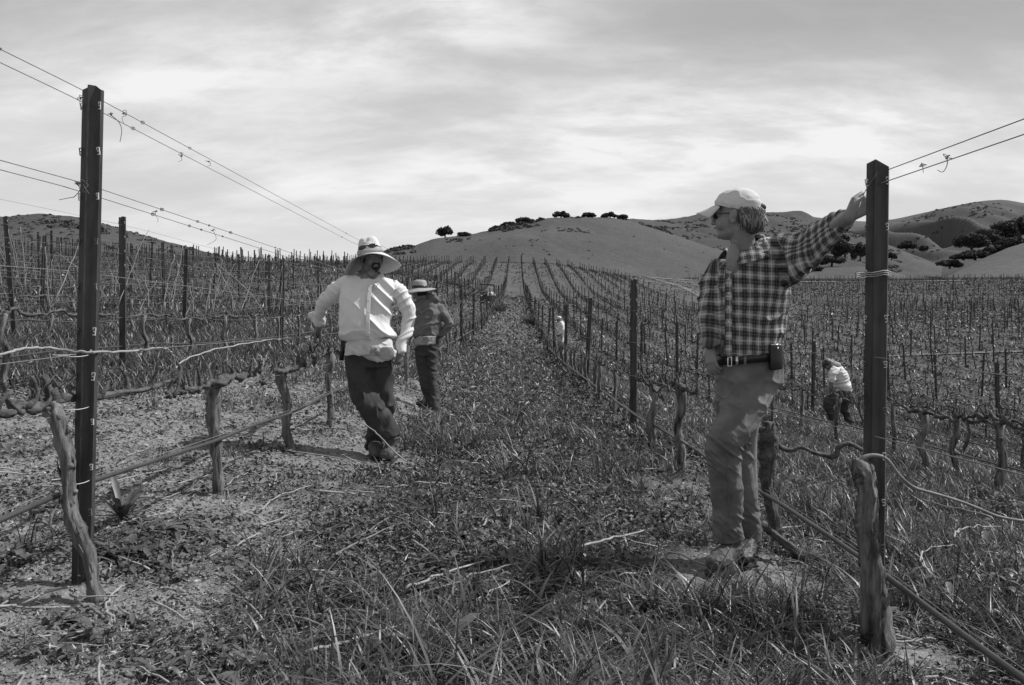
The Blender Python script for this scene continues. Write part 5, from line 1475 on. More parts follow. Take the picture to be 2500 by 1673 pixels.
limb(mb, [Q(1850, 920, .03), Q(1830, 1060, .10), Q(1832, 1180, .12), Q(1840, 1300, .14)], [.060, .040, .036, .030])
hand(mb, Q(2072, 529, -.68), Q(2118, 500, -.70) - Q(2072, 529, -.68), (-.15, -.9, .25), side=-1, L=.185, curl=(.35, .5, .4), thumb=(.9, .2), tcurl=.5)
hand(mb, Q(1735, 846, -.05), Q(1738, 905, -.09) - Q(1735, 846, -.05), (-.8, -.6, 0), side=1, L=.165, curl=(.35, .5, .4), thumb=(.8, .3))
finish(remesh(mb, .0042, 3), 'body', M_SKIN, man)
# shirt
mb = MB()
loft(mb, [(Q4(600, 640, -.08), Q4(820, 505, -.05), .070), (Q4(530, 690, -.06), Q4(905, 525, -.05), .105), (Q4(462, 765, -.04), Q4(975, 640, -.05), .130), (Q4(430, 850, -.03), Q4(1010, 790, -.04), .140),
          (Q4(408, 960, -.02), Q4(1018, 925, -.03), .142), (Q4(405, 1080, -.02), Q4(1003, 1060, -.02), .138), (Q4(428, 1210, -.02), Q4(985, 1190, -.01), .136),
          (Q4(458, 1330, -.02), Q4(968, 1290, 0), .138), (Q4(478, 1398, -.02), Q4(955, 1345, 0), .132), (Q4(490, 1412, -.02), Q4(940, 1362, 0), .120)], 26, 5, 2.2)
loft(mb, [(Q4(830, 540, -.05), Q4(850, 800, -.05), .075), (Q4(930, 470, -.10), Q4(960, 860, -.08), .098), (Q4(1050, 462, -.17), Q4(1040, 880, -.15), .092), (Q4(1140, 435, -.26), Q4(1130, 800, -.24), .082), (Q4(1225, 382, -.36), Q4(1220, 730, -.34), .072),
          (Q4(1310, 335, -.46), Q4(1322, 610, -.45), .062), (Q4(1385, 306, -.55), Q4(1400, 505, -.55), .052), (Q4(1442, 290, -.61), Q4(1480, 430, -.62), .046), (Q4(1458, 292, -.63), Q4(1520, 398, -.64), .043)], 20, 5, 2.0, (.35, .94, 0))
limb(mb, [Q4(520, 750, .0), Q4(452, 860, .0), Q4(425, 980, -.02), Q4(418, 1120, -.05), Q4(425, 1230, -.07), Q4(430, 1290, -.07)], [.070, .072, .064, .056, .050, .047])
armA, armB, armC = Q4(900, 660, -.08), Q4(1225, 550, -.36), Q4(1490, 345, -.64)
slA, slB = Q4(470, 800, 0), Q4(425, 1290, -.07)
me = remesh(mb, .0052, 4)
tc1 = Q4(710, 900)
def weave1(v):
    th = np.arctan2(v[:, 0] - tc1[0], -(v[:, 1] - tc1[1])); u = th * .19; w = v[:, 2] + .05 * (v[:, 0] - tc1[0])
    dA, tA, LA = seg_dist(v, armA, armB); dB, tB, LB = seg_dist(v, armB, armC); dS, tS, LS = seg_dist(v, slA, slB)
    arm = np.minimum(dA, dB); s = np.where(dA < dB, tA * LA, LA + tB * LB)
    isarm = (v[:, 0] > armA[0] + .015 + (v[:, 2] - armA[2]) * -.25) & (v[:, 2] > Q4(1000, 900)[2]) & (arm < .16)
    ax = (armC - armA) / np.linalg.norm(armC - armA); sd = np.cross(ax, [0, 1, 0]); sd /= np.linalg.norm(sd); s2 = np.cross(ax, sd)
    ctr = np.where((dA < dB)[:, None], armA + tA[:, None] * (armB - armA), armB + tB[:, None] * (armC - armB))
    an = np.arctan2((v - ctr) @ s2, (v - ctr) @ sd)
    isl = (dS < .085) & (v[:, 0] < slA[0] + .018)
    ans = np.arctan2(v[:, 0] - slA[0], -(v[:, 1] - slA[1]))
    U = np.where(isarm, an * .085, np.where(isl, ans * .07 + .02, u)); W = np.where(isarm, s, np.where(isl, tS * LS * 1.0, w))
    return np.stack([U + 3 + .007 * fbm(v * 11, 2), W + 3 + .008 * fbm(v * 9 + 7, 2), 0 * U], 1)
def disp1(v):
    dA, tA, LA = seg_dist(v, armA, armC); dS, tS, LS = seg_dist(v, slA, slB)
    onA = (dA < .15) * (v[:, 0] > armA[0]); onS = (dS < .09) * (v[:, 0] < slA[0] + .02)
    f = ridged(np.stack([v[:, 0] * 7 + v[:, 2] * 3, v[:, 1] * 5, v[:, 2] * 9 - v[:, 0] * 5], 1), 2) * .0065
    fa = ridged(np.stack([tA * 5.5 + v[:, 2] * 2.5, v[:, 1] * 4, v[:, 2] * 3], 1), 2) * .0085
    fs = ridged(np.stack([tS * 10 + v[:, 0] * 6, v[:, 1] * 6, v[:, 0] * 5], 1), 2) * .0075
    low = np.exp(-((v[:, 2] - Q4(0, 1350)[2]) / .05) ** 2) * ridged(np.stack([v[:, 0] * 20, v[:, 1] * 20, v[:, 2] * 4], 1), 1) * .007
    return np.where(onA, fa, np.where(onS, fs, f)) + low
weave_attr(me, weave1)
sh = finish(me, 'shirt', M_PLAID, man, disp1)
def small(mb, vox, name, m, par, sm=2, disp=None, weave=None):
    me = remesh(mb, vox, sm)
    if weave is not None: weave_attr(me, weave)
    return finish(me, name, m, par, disp)
# collar, placket, cuff, chest pocket
def sheet(name, rows, m, par, th=.003, weave=None, sub=4, kind='poly'):
    """grid of control points -> thin cloth with thickness"""
    G = np.array([[np.asarray(tuple(p), float) for p in r] for r in rows]); a, b = G.shape[:2]
    na, nb = (a - 1) * sub + 1, (b - 1) * sub + 1
    G1 = np.stack([smoothpath(G[i], nb) for i in range(a)]); G2 = np.stack([smoothpath(G1[:, j], na) for j in range(nb)], 1)
    n_ = np.cross(np.gradient(G2, axis=0), np.gradient(G2, axis=1)); n_ /= np.maximum(np.linalg.norm(n_, axis=2, keepdims=True), 1e-9)
    top = (G2 + n_ * th / 2).reshape(-1, 3); bot = (G2 - n_ * th / 2).reshape(-1, 3)
    i = np.arange(na - 1)[:, None] * nb; j = np.arange(nb - 1)[None]
    q1 = np.stack([i + j, i + j + 1, i + nb + j + 1, i + nb + j], -1).reshape(-1, 4); o = na * nb
    edge = [k for k in range(nb)] + [nb - 1 + nb * k for k in range(1, na)] + [na * nb - 1 - k for k in range(1, nb)] + [nb * (na - 1 - k) for k in range(1, na - 1)]
    e2 = edge[1:] + edge[:1]
    qe = np.array([(x, y, y + o, x + o) for x, y in zip(edge, e2)])
    me = MB().add(np.vstack([top, bot]), np.vstack([q1, q1[:, ::-1] + o, qe[:, ::-1]])).mesh(name, m)
    if weave is not None: weave_attr(me, weave)
    return link(name, me, par)
nk = Q(1818, 622, -.07)
def nkp(a, r, h): return nk + np.array([math.sin(a) * r * 1.12, -math.cos(a) * r, h])
rowsC = []
for a in np.linspace(.05, 4.95, 14):       # open at the front, which faces left and a little toward the camera
    back = .5 - .5 * math.cos(a + .4)
    aa = a + -0.55
    rowsC.append([nkp(aa, .074, -.005 + .090 * back), nkp(aa, .084, .005 + .095 * back), nkp(aa, .106, -.022 + .076 * back), nkp(aa, .124, -.055 + .070 * back)])
wv = lambda v: np.stack([v[:, 0] * 1.3 + 3.01, v[:, 2] + v[:, 1] * .8 + 3.03, 0 * v[:, 0]], 1)
sheet('collar', rowsC, M_PLAID, sh, .004, wv, 3)
sheet('placket', [[Q4(560 + dx + k * 0, 0 + y, dd) for dx in (-26, 0, 26)] for k, (y, dd) in enumerate([(760, -.175), (850, -.182), (960, -.184), (1080, -.180), (1200, -.178), (1300, -.178), (1385, -.172)])][::1], M_PLAID, sh, .004,
      lambda v: np.stack([v[:, 0] * 1.0 + 3.02, v[:, 2] + 3.035, 0 * v[:, 0]], 1), 4)
for k, y in enumerate((820, 930, 1040, 1150, 1260)):
    mbb = MB(); ell(mbb, Q4(562, y, -.189), (.0055, .003, .0055)); mbb.build('button', M_CLIP, sh)
# trousers
mb = MB()
loft(mb, [(Q(1752, 868), Q(1903, 856), .118), (Q(1748, 900), Q(1911, 898), .125), (Q(1747, 930), Q(1912, 925), .128), (Q(1752, 962), Q(1905, 945), .115), (Q(1770, 985), Q(1880, 965), .09)], 24, 4, 2.2)
loft(mb, [(Q(1752, 925, -.02), Q(1912, 915, -.01), .105), (Q(1762, 965, -.04), Q(1903, 945, -.03), .100), (Q(1755, 1005, -.07), Q(1888, 975, -.05), .092), (Q(1740, 1036, -.10), Q(1867, 1008, -.08), .086), (Q(1727, 1062, -.12), Q(1845, 1044, -.11), .080),
          (Q(1723, 1088, -.13), Q(1824, 1076, -.12), .074), (Q(1725, 1115, -.11), Q(1811, 1110, -.11), .072), (Q(1730, 1165, -.08), Q(1811, 1160, -.08), .071), (Q(1735, 1220, -.05), Q(1814, 1218, -.05), .071), (Q(1740, 1270, -.02), Q(1813, 1266, -.02), .071), (Q(1742, 1302, -.01), Q(1815, 1296, -.01), .074), (Q(1741, 1322, -.01), Q(1817, 1312, -.01), .078)], 22, 4, 2.1)
loft(mb, [(Q(1748, 925, .02), Q(1830, 925, .02), .10), (Q(1747, 985, .05), Q(1812, 985, .05), .085), (Q(1758, 1040, .10), Q(1830, 1035, .10), .080), (Q(1778, 1090, .13), Q(1840, 1085, .13), .074), (Q(1790, 1150, .13), Q(1845, 1145, .13), .070),
          (Q(1800, 1210, .14), Q(1848, 1205, .14), .066), (Q(1806, 1260, .15), Q(1853, 1255, .15), .066), (Q(1806, 1300, .16), Q(1857, 1296, .16), .070), (Q(1806, 1322, .16), Q(1858, 1316, .16), .072)], 22, 4, 2.1)
me = remesh(mb, .0052, 3)
kneeA, footA, hipA = Q(1775, 1075, -.12), Q(1778, 1300, -.01), Q(1840, 930, 0)
def disp2(v):
    z = v[:, 2]
    kn = np.exp(-((z - kneeA[2] + .05) / .09) ** 2); an = np.exp(-((z - footA[2] - .05) / .07) ** 2); hp = np.exp(-((z - hipA[2] + .03) / .11) ** 2)
    a = ridged(np.stack([v[:, 0] * 7, v[:, 1] * 5, z * 15 + v[:, 0] * 12], 1), 3) * (.010 * kn + .011 * an) + ridged(np.stack([v[:, 0] * 9, v[:, 1] * 7, z * 3.5], 1), 2) * .004
    b = ridged(np.stack([v[:, 0] * 6 + z * 8, v[:, 1] * 4 + 5, z * 7 - v[:, 0] * 9], 1), 2) * (.006 * hp + .003)
    c = fbm(v * np.array([8, 8, 14]), 2) * .004 - .003
    return a + b + c
jn = finish(me, 'jeans', M_DENIM, man, disp2)
mb = MB(); P = smoothpath([Q(1776, 1095, -.205), Q(1776, 1160, -.158), Q(1779, 1230, -.126), Q(1781, 1290, -.082)], 20); mb.add(*tube(P, .0022, 5)); mb.build('seam', M_DENIM, jn)
# belt, buckle, phone case
mb = MB()
rb = [(Q(1750, 868), Q(1902, 850), .1325), (Q(1749, 889), Q(1906, 872), .1335)]
def band_obj(name, m, par, L0, R0, r0, L1, R1, r1, th=.004, seg=48, grow=.004):
    rows = []
    for L, R, r in ((L0, R0, r0), (L1, R1, r1)):
        c = (L + R) / 2; h = (R - L) / 2; h = h * (1 + grow / np.linalg.norm(h)); t = np.arange(seg) / seg * 2 * math.pi
        cc, ss = np.cos(t), np.sin(t); cc = np.sign(cc) * np.abs(cc) ** .91; ss = np.sign(ss) * np.abs(ss) ** .91
        rows.append(c + h[None] * cc[:, None] + np.array([0, 1, 0])[None] * ((r + grow) * ss)[:, None])
    o = [rows[0], rows[1]]; n_ = np.array([[x, y, 0] for x, y in zip(np.cos(np.arange(seg) / seg * 6.2832), np.sin(np.arange(seg) / seg * 6.2832))])
    V = np.vstack([rows[0], rows[1], rows[0] + n_ * th, rows[1] + n_ * th]); j = np.arange(seg); k = (j + 1) % seg
    q = np.vstack([np.stack([j, k, seg + k, seg + j], 1), np.stack([2 * seg + j, 3 * seg + j, 3 * seg + k, 2 * seg + k], 1), np.stack([j, 2 * seg + j, 2 * seg + k, k], 1), np.stack([seg + j, seg + k, 3 * seg + k, 3 * seg + j], 1)])
    return MB().add(V, q).build(name, m, par)
bl = band_obj('belt', M_BLACK, man, *rb[0][:2], rb[0][2], *rb[1][:2], rb[1][2], .005)
mb = MB()
for (a, b) in (((1777, 874), (1777, 894)), ((1777, 894), (1786, 894)), ((1786, 894), (1786, 872)), ((1786, 872), (1777, 874))): cap(mb, Q(*a, -.132), .0028, Q(*b, -.132), .0028, 6)
mb.build('buckle', M_METAL, bl)
for u_ in (1799, 1819): MB().add(*box(Q(u_, 881, -.141), (.011, .006, .040))).build('belt_loop', M_DENIM if u_ > 1800 else M_METAL, bl)
mb = MB(); loft(mb, [(Q(1878, 842, -.135), Q(1907, 839, -.12), .020), (Q(1877, 850, -.135), Q(1909, 847, -.12), .026), (Q(1878, 885, -.135), Q(1911, 880, -.12), .028), (Q(1880, 904, -.135), Q(1909, 900, -.12), .022)], 20, 4, 3.6)
pc = mb.build('phone_case', M_BLACK, man)
mb = MB(); mb.add(*box(Q(1893, 842, -.158), (.040, .006, .007))); mb.add(*box(Q(1899, 851, -.160), (.007, .005, .012))); mb.build('clasp', M_METAL, pc)
# boots
gA = lambda p: np.array([p[0], p[1], g1(p[0] + loc1[0], p[1] + loc1[1]) - loc1[2]])
for nm, heel, toe, ank, m in (('boot', Q(1806, 1345, .06), Q(1738, 1372, -.19), Q(1780, 1290, 0), M_LEATHERL), ('boot', Q(1836, 1345, .21), Q(1808, 1352, -.03), Q(1832, 1290, .16), M_LEATHER)):
    h_, t_ = gA(heel), gA(toe); h_[2] += .02; t_[2] += .02; up = np.array([0, 0, .035])
    mb = MB(); boot(mb, h_ + up, t_ + up, ank, 1.02, .060)
    b = finish(remesh(mb, .004, 2), nm, m, man, lambda v: ridged(v * 28, 2) * .004 * np.clip((v[:, 2] - h_[2]) / .06, 0, 1))
    d = t_ - h_; L = np.linalg.norm(d); d /= L; s = np.cross(d, [0, 0, 1.0]); mb = MB()
    out_ = [(-.04, .030), (.1, .042), (.3, .044), (.5, .046), (.65, .054), (.82, .056), (.95, .045), (1.03, .022)]
    ring = [h_ + d * L * f + s * w for f, w in out_] + [h_ + d * L * f - s * w for f, w in out_[::-1]]
    ring = np.array(ring); n = len(ring); V = np.vstack([ring + [0, 0, -.012], ring + [0, 0, .022]]); j = np.arange(n); k = (j + 1) % n
    q = np.stack([j, k, n + k, n + j], 1); hf = n // 2
    q2 = np.array([(n + a, n + a + 1, n + n - 2 - a, n + n - 1 - a) for a in range(hf - 1)])
    mb.add(V, np.vstack([q, q2])); mb.build('sole', M_RUBBER, b, False)
    mb = MB()
    for a in range(5):
        c = h_ + d * L * (.50 + .06 * a) + np.array([0, 0, .115 - .010 * a]); cap(mb, c - s * .022, .0028, c + s * .022, .0028, 6)
    mb.build('laces', M_RUBBER, b)
# cap with brim, hair, sunglasses
mb = MB()
rings = []
for z, ry, hx, oy in ((.030, .112, .0835, -.010), (.052, .110, .083, -.010), (.078, .103, .077, -.012), (.100, .088, .066, -.014), (.118, .064, .050, -.016), (.130, .032, .028, -.018), (.132, .012, .010, -.018)):
    sl = .20 * (1 - (z - .03) / .11)
    rings.append((H1((0, oy + ry, z + sl * ry)), H1((0, oy - ry, z - sl * ry)), hx))
loft(mb, rings, 28, 3, 2.1, HA[:3, 0])
capo = finish(remesh(mb, .004, 2), 'cap', M_CAP, man, lambda v: ridged(np.stack([(v @ HA[:3, 1]) * 14, (v @ HA[:3, 0]) * 9, v[:, 2] * 22], 1), 2) * .0032)
rows = []
for t in np.linspace(-1, 1, 9):
    r = []
    for s_ in np.linspace(0, 1, 5):
        y = .080 + .012 * (1 - t * t) + s_ * (.102 * (1 - .5 * t * t)); x = t * (.070 - .010 * s_)
        r.append(H1((x, y - abs(t) * .020, .058 - s_ * .040 - t * t * (.018 + .012 * s_))))
    rows.append(r)
sheet('brim', rows, M_CAP, capo, .004, None, 2)
mb = MB(); cap(mb, H1((.0, -.118, .020)), .006, H1((0, -.142, -.018)), .005, 6); cap(mb, H1((0, -.142, -.018)), .004, H1((0, -.150, -.030)), .003, 6); mb.build('strap_end', M_METAL, capo)
mb = MB(); ell(mb, H1((0, -.112, .038)), (.030, .012, .020)); mb.build('strap_gap', M_BEARD, capo)
rh = np.random.default_rng(4); mb = MB()
mbt = MB(); ell(mbt, H1((0, -.062, -.012)), (.076, .062, .060), HA[:3, :3]); ell(mbt, H1((0, -.078, -.040)), (.066, .052, .050), HA[:3, :3])
V = np.concatenate(mbt.v); mb.add(V, np.concatenate(mbt.q), np.concatenate(mbt.t), np.full(len(V), .55))
for k in range(1700):
    th = rh.uniform(-2.75, 2.75); y0 = -math.cos(th) ; x0 = math.sin(th)
    if y0 > -.12: continue
    z0 = .030 + rh.uniform(-.03, .02) + .20 * (-.05)
    p0 = np.array([x0 * .079, y0 * .100 - .020, z0]); ln = rh.uniform(.03, .075) * (1 if y0 < -.1 else .62)
    p1 = p0 + [x0 * .004, y0 * .009 - .008, -ln * .5]; p2 = p0 + [-x0 * .012 + rh.normal() * .002, -y0 * .010 - .010 + rh.normal() * .003, -ln]
    g = tube([H1(p) for p in smoothpath([p0, p1, p2], 5)], [.0016, .0019, .0017, .0013, .0006], 4); mb.add(*g, a=np.full(len(g[0]), rh.choice([.5, .8, 1.2, 2.2, 3.0])))
mb.build('hair', M_HAIR, man, True, 'tone')
mb = MB()
for k in (-1, 1): ell(mb, H1((k * .033, .092, .006)), (.030, .010, .020), HA[:3, :3])
cap(mb, H1((-.012, .102, .010)), .003, H1((.012, .102, .010)), .003, 6)
for k in (-1, 1): cap(mb, H1((k * .064, .085, .012)), .0035, H1((k * .083, -.012, .008)), .0025, 6)
mb.build('sunglasses', M_LENS, man)

# ------------------------------------------------------------------ the man in the straw hat
D2 = 6.72
loc2 = np.array([(915 - U0) * D2 / F_PX, D2, g1((915 - U0) * D2 / F_PX, D2)])
man = thing('person', 'stout man in wide straw hat and white shirt, ankles crossed, hand on the vine', 'person', loc2)
def W(x, y, dy=0.0): return np.array(at(700 + x / 2.529, 540 + y / 2.529, D2 + dy)) - loc2
K = D2 / F_PX / 2.529
HM = look((.48, -.87, -.06), (-.06, 0, 1), W(527, 224, -.02)); HA2 = np.array(HM)
def H2(p): return HA2[:3, :3] @ np.array(p, float) + HA2[:3, 3]
mb = MB(); head_prims(mb, HM, W(505, 345, .0), 1.04, 1.0, neck_r=.066)
limb(mb, [W(500, 370), W(490, 560), W(510, 740)], [.12, .15, .13]); ell(mb, W(518, 338, -.075), (.060, .045, .055))
limb(mb, [W(395, 390, .02), W(300, 440, .10), W(232, 500, .18), W(205, 570, .28), W(200, 650, .36), W(196, 668, .38)], [.06, .055, .048, .040, .030, .028])
limb(mb, [W(650, 400), W(735, 520, .02), W(758, 610, .03), W(730, 720, -.02), W(700, 800, -.06)], [.06, .055, .045, .036, .028])
limb(mb, [W(450, 800), W(470, 1050, -.06), W(570, 1230, -.02), W(640, 1380, .0)], [.07, .055, .045, .035])
limb(mb, [W(580, 800, .02), W(600, 1050, .05), W(590, 1250, .10), W(545, 1400, .12)], [.07, .055, .045, .035])
hand(mb, W(197, 665, .38), (-.10, .15, -1), (.2, -.9, .1), side=1, L=.175, curl=(.35, .5, .4), thumb=(.8, .4))
hand(mb, W(700, 806, -.06), (-.15, .1, -1), (.8, -.5, .0), side=-1, L=.17, curl=(.6, .8, .5), thumb=(.7, .4))
finish(remesh(mb, .0055, 3), 'body', M_SKIND, man)
mb = MB()
loft(mb, [(W(440, 328, -.0), W(585, 338, -.0), .065), (W(398, 340, -.01), W(640, 362, -.01), .095), (W(352, 372, -.01), W(680, 408, -.01), .125), (W(334, 430, -.02), W(676, 470, -.02), .150), (W(328, 500, -.03), W(650, 530, -.03), .170), (W(326, 570, -.04), W(644, 580, -.04), .185),
          (W(322, 640, -.05), W(648, 640, -.05), .195), (W(326, 695, -.05), W(664, 690, -.05), .192), (W(348, 728, -.04), W(660, 718, -.04), .178), (W(385, 745, -.03), W(635, 738, -.03), .15)], 28, 4, 2.15)
limb(mb, [W(395, 385, .02), W(310, 425, .09), W(243, 490, .17), W(212, 545, .25), W(198, 590, .31), W(198, 628, .34)], [.076, .072, .064, .056, .050, .044])
limb(mb, [W(630, 410), W(694, 450, .0), W(738, 530, .02), W(752, 605, .03), W(738, 680, .0), W(712, 755, -.04), W(702, 800, -.06)], [.080, .076, .066, .058, .052, .047, .042])
loft(mb, [(W(150, 560, .30), W(240, 575, .30), .05), (W(128, 575, .32), W(240, 610, .32), .05), (W(165, 625, .34), W(232, 645, .34), .045)], 16, 3)
me = remesh(mb, .0062, 4)
rA, rB = W(700, 440), W(705, 800, -.06); lA, lB = W(390, 390), W(200, 630, .34)
def disp3(v):
    dR, tR, _ = seg_dist(v, rA, rB); dL, tL, _ = seg_dist(v, lA, lB)
    onR = v[:, 0] > W(672, 0)[0]; onL = v[:, 0] < W(318, 0)[0]
    right = 1 / (1 + np.exp(-(v[:, 0] - W(500, 0)[0]) / .03))
    calm = 1 - .9 * np.exp(-((v[:, 0] - W(505, 0)[0]) / .035) ** 2) * (v[:, 1] < 0)
    diag = (ridged(np.stack([v[:, 0] * 2.5, v[:, 1] * 2, v[:, 2] * 6.5 + v[:, 0] * 6.5], 1), 2) * (.003 + .019 * right) + fbm(v * 9, 2) * .004) * calm
    hem = np.exp(-((v[:, 2] - W(0, 700)[2]) / .05) ** 2) * ridged(np.stack([v[:, 0] * 9, v[:, 1] * 9, v[:, 2] * 7], 1), 1) * .012
    fr = ridged(np.stack([v[:, 0] * 5, v[:, 1] * 5, v[:, 2] * 15 - v[:, 0] * 9], 1), 2) * .0085
    fl = ridged(np.stack([v[:, 0] * 9, v[:, 1] * 5, v[:, 2] * 12 + v[:, 0] * 9], 1), 2) * .006
    return np.where(onR, fr, np.where(onL, fl, diag + hem))
sh = finish(me, 'shirt', M_WHITE, man, disp3)
def fr(x, y, dy): return W(x, y, dy)
sheet('placket', [[fr(x0 + dx, y, dd) for dx in (-12, 0, 12)] for (x0, y, dd) in [(518, 395, -.150), (510, 450, -.178), (504, 520, -.210), (502, 580, -.236), (500, 640, -.255), (499, 690, -.256), (500, 712, -.245)]], M_WHITE, sh, .004, None, 4)
for k, y in enumerate((430, 492, 560, 628, 690)):
    mbb = MB(); ell(mbb, W(505 - k, y, [-.172, -.201, -.234, -.259, -.262][k]), (.006, .003, .006)); mbb.build('button', M_APRON, sh)
nk2 = W(510, 345)
rows = []
for a in np.linspace(.25, 5.9, 15):
    aa = a + .35; back = .5 - .5 * math.cos(a)
    rows.append([nk2 + np.array([math.sin(aa) * r_ * 1.1, -math.cos(aa) * r_, h_ - .035 * (1 - back)]) for r_, h_ in ((.078, .030 + .03 * back), (.088, .038 + .03 * back), (.108, .008), (.122, -.022))])
sheet('collar', rows, M_WHITE, sh, .004, None, 3)
mb = MB()
for pts in ([W(540, 385, -.15), W(560, 372, -.15), W(572, 380, -.15), W(556, 398, -.155), W(570, 425, -.17)], [W(540, 385, -.15), W(550, 410, -.165), W(566, 450, -.18)]): mb.add(*tube(smoothpath(pts, 16), .0022, 5))
mb.build('drawstring', M_CANE, sh)
# apron tied round the hips
mb = MB()
loft(mb, [(W(378, 722, -.03), W(655, 722, -.03), .165), (W(372, 760, -.04), W(662, 752, -.04), .180), (W(364, 800, -.045), W(670, 790, -.045), .185), (W(362, 826, -.045), W(674, 815, -.045), .182)], 26, 4, 2.3)
loft(mb, [(W(452, 815, -.12), W(676, 800, -.10), .100), (W(500, 848, -.12), W(670, 832, -.10), .098), (W(545, 868, -.12), W(640, 860, -.10), .085)], 22, 4, 2.2)
ap = finish(remesh(mb, .0062, 2), 'waist_apron', M_APRON, man, lambda v: ridged(np.stack([v[:, 0] * 9, v[:, 1] * 5, v[:, 2] * 13 + v[:, 0] * 8], 1), 2) * .007)
rows = [[W(x, y, d) for x, d in ((xa, -.232), ((xa + xb) / 2, -.238), (xb, -.222))] for (y, xa, xb) in ((778, 590, 650), (800, 575, 664), (830, 575, 664), (855, 592, 645))]
sheet('apron_pocket', rows, mat('grey_canvas', .34, .9, .15, 30.0), ap, .006, None, 4)
mb = MB(); rr = np.random.default_rng(2)
for k in range(22): cap(mb, W(rr.uniform(515, 578), rr.uniform(780, 835), -.235), .003, W(rr.uniform(515, 578), rr.uniform(780, 835), -.242), .0025, 5)
mb.build('bundle_of_ties', M_CANE, ap)
# trousers
mb = MB()
loft(mb, [(W(350, 735), W(664, 735), .155), (W(352, 790), W(667, 790), .160), (W(358, 850), W(664, 850), .155), (W(372, 900), W(660, 900), .14)], 26, 4, 2.2)
loft(mb, [(W(358, 860, -.02), W(530, 850, -.02), .125), (W(370, 960, -.04), W(528, 940, -.04), .118), (W(385, 1040, -.06), W(548, 1020, -.06), .108), (W(402, 1105, -.08), W(572, 1075, -.08), .100), (W(440, 1175, -.09), W(602, 1130, -.09), .092),
          (W(480, 1235, -.09), W(640, 1180, -.09), .086), (W(520, 1290, -.09), W(672, 1235, -.09), .082), (W(565, 1330, -.08), W(694, 1280, -.08), .080), (W(600, 1352, -.07), W(702, 1318, -.07), .074)], 22, 4, 2.1)
loft(mb, [(W(505, 860, .02), W(664, 860, .02), .125), (W(515, 980, .03), W(664, 980, .03), .112), (W(530, 1080, .05), W(667, 1080, .05), .098), (W(530, 1170, .08), W(668, 1180, .08), .088), (W(510, 1250, .10), W(640, 1260, .10), .084),
          (W(488, 1320, .11), W(615, 1325, .11), .080), (W(484, 1380, .12), W(606, 1385, .12), .078), (W(490, 1410, .12), W(600, 1410, .12), .074)], 22, 4, 2.1)
def disp4(v):
    z = v[:, 2]; an = np.exp(-((z - W(0, 1360)[2]) / .10) ** 2); kn = np.exp(-((z - W(0, 1120)[2]) / .16) ** 2)
    return ridged(np.stack([v[:, 0] * 9 + z * 3, v[:, 1] * 6, z * 5 - v[:, 0] * 7], 1), 2) * (.008 + .007 * kn) + ridged(np.stack([v[:, 0] * 7, v[:, 1] * 5, z * 13], 1), 2) * .012 * an + fbm(v * 6, 2) * .008 - .007
finish(remesh(mb, .0062, 3), 'trousers', M_DENIMD, man, disp4)
mb = MB(); mb.add(*box(W(345, 800, -.01), (.030, .05, .16), Matrix.Rotation(.12, 3, 'Y'))); cap(mb, W(343, 745, -.02), .012, W(346, 790, -.02), .015); mb.build('shears_holster', M_BLACK, man)
gB = lambda p: np.array([p[0], p[1], g1(p[0] + loc2[0], p[1] + loc2[1]) - loc2[2]])
for heel, toe, ank in ((W(655, 1400, .02), W(612, 1460, -.18), W(648, 1335, -.06)), (W(532, 1420, .16), W(560, 1490, -.10), W(545, 1390, .12))):
    h_, t_ = gB(heel), gB(toe); h_[2] += .015; t_[2] += .015; up = np.array([0, 0, .03]); mb = MB(); boot(mb, h_ + up, t_ + up, ank, 1.15)
    b = finish(remesh(mb, .0055, 2), 'boot', M_LEATHERL, man, lambda v: ridged(v * 24, 2) * .004)
    d = t_ - h_; L = np.linalg.norm(d); d /= L; s = np.cross(d, [0, 0, 1.0]); mb = MB(); mb.add(*tube([h_ + d * L * f + [0, 0, .010] for f in (-.03, .2, .5, .8, 1.02)], [.038, .043, .045, .050, .028], 10))
    V = mb.v[0]; V[:, 2] = h_[2] + (V[:, 2] - h_[2]) * .45; mb.build('sole', M_RUBBER, b)
# straw hat
HT = Matrix.Rotation(math.radians(-11), 3, 'Y') @ Matrix.Rotation(math.radians(-3), 3, 'X')
HTn = np.array(HT); hc = W(515, 192, .0)
def HP(p): return HTn @ np.array(p, float) + hc
mb = MB(); rings = []
for z, rx, ry in ((-.030, .100, .118), (.0, .098, .112), (.035, .092, .104), (.075, .083, .092), (.105, .072, .080), (.122, .052, .060), (.125, .030, .04)):
    rings.append((HP((-rx, 0, z)), HP((rx, 0, z)), ry))
loft(mb, rings, 28, 3, 2.15, HTn[:, 1])
hat = finish(remesh(mb, .005, 2), 'straw_hat', M_STRAWH, man, lambda v: -.009 * np.exp(-(((v - HP((0, -.01, .13))) @ HTn[:, 0]) / .022) ** 2) * (((v - hc) @ HTn[:, 2]) > .085) - .012 * np.exp(-(((v - hc) @ HTn[:, 1] + .085) / .03) ** 2) * (((v - hc) @ HTn[:, 2]) > .05) * np.sign(1))
rows = []
for a in np.linspace(0, 2 * math.pi, 37):
    ca, sa = math.cos(a), math.sin(a); r_ = []
    for f in (0, .25, .5, .75, 1):
        side = abs(ca); back = max(sa, 0); front = max(-sa, 0)
        drop = f ** 1.25 * (.014 * front ** 2 + .120 * side ** 2 + .155 * back ** 2) + .02 * f * math.sin(3 * a) * .3
        R_ = .098 + f * (.128 + .012 * back)
        r_.append(HP((ca * R_, sa * (R_ + .008), -.022 - drop)))
    rows.append(r_)
sheet('hat_brim', rows, M_STRAWH, hat, .004, None, 2)
band_obj('hat_band', mat('hat_band_cloth', .30, .9, .1, 30.0), hat, HP((-.096, 0, .020)), HP((.096, 0, .020)), .110, HP((-.100, 0, -.018)), HP((.100, 0, -.018)), .117, .003)
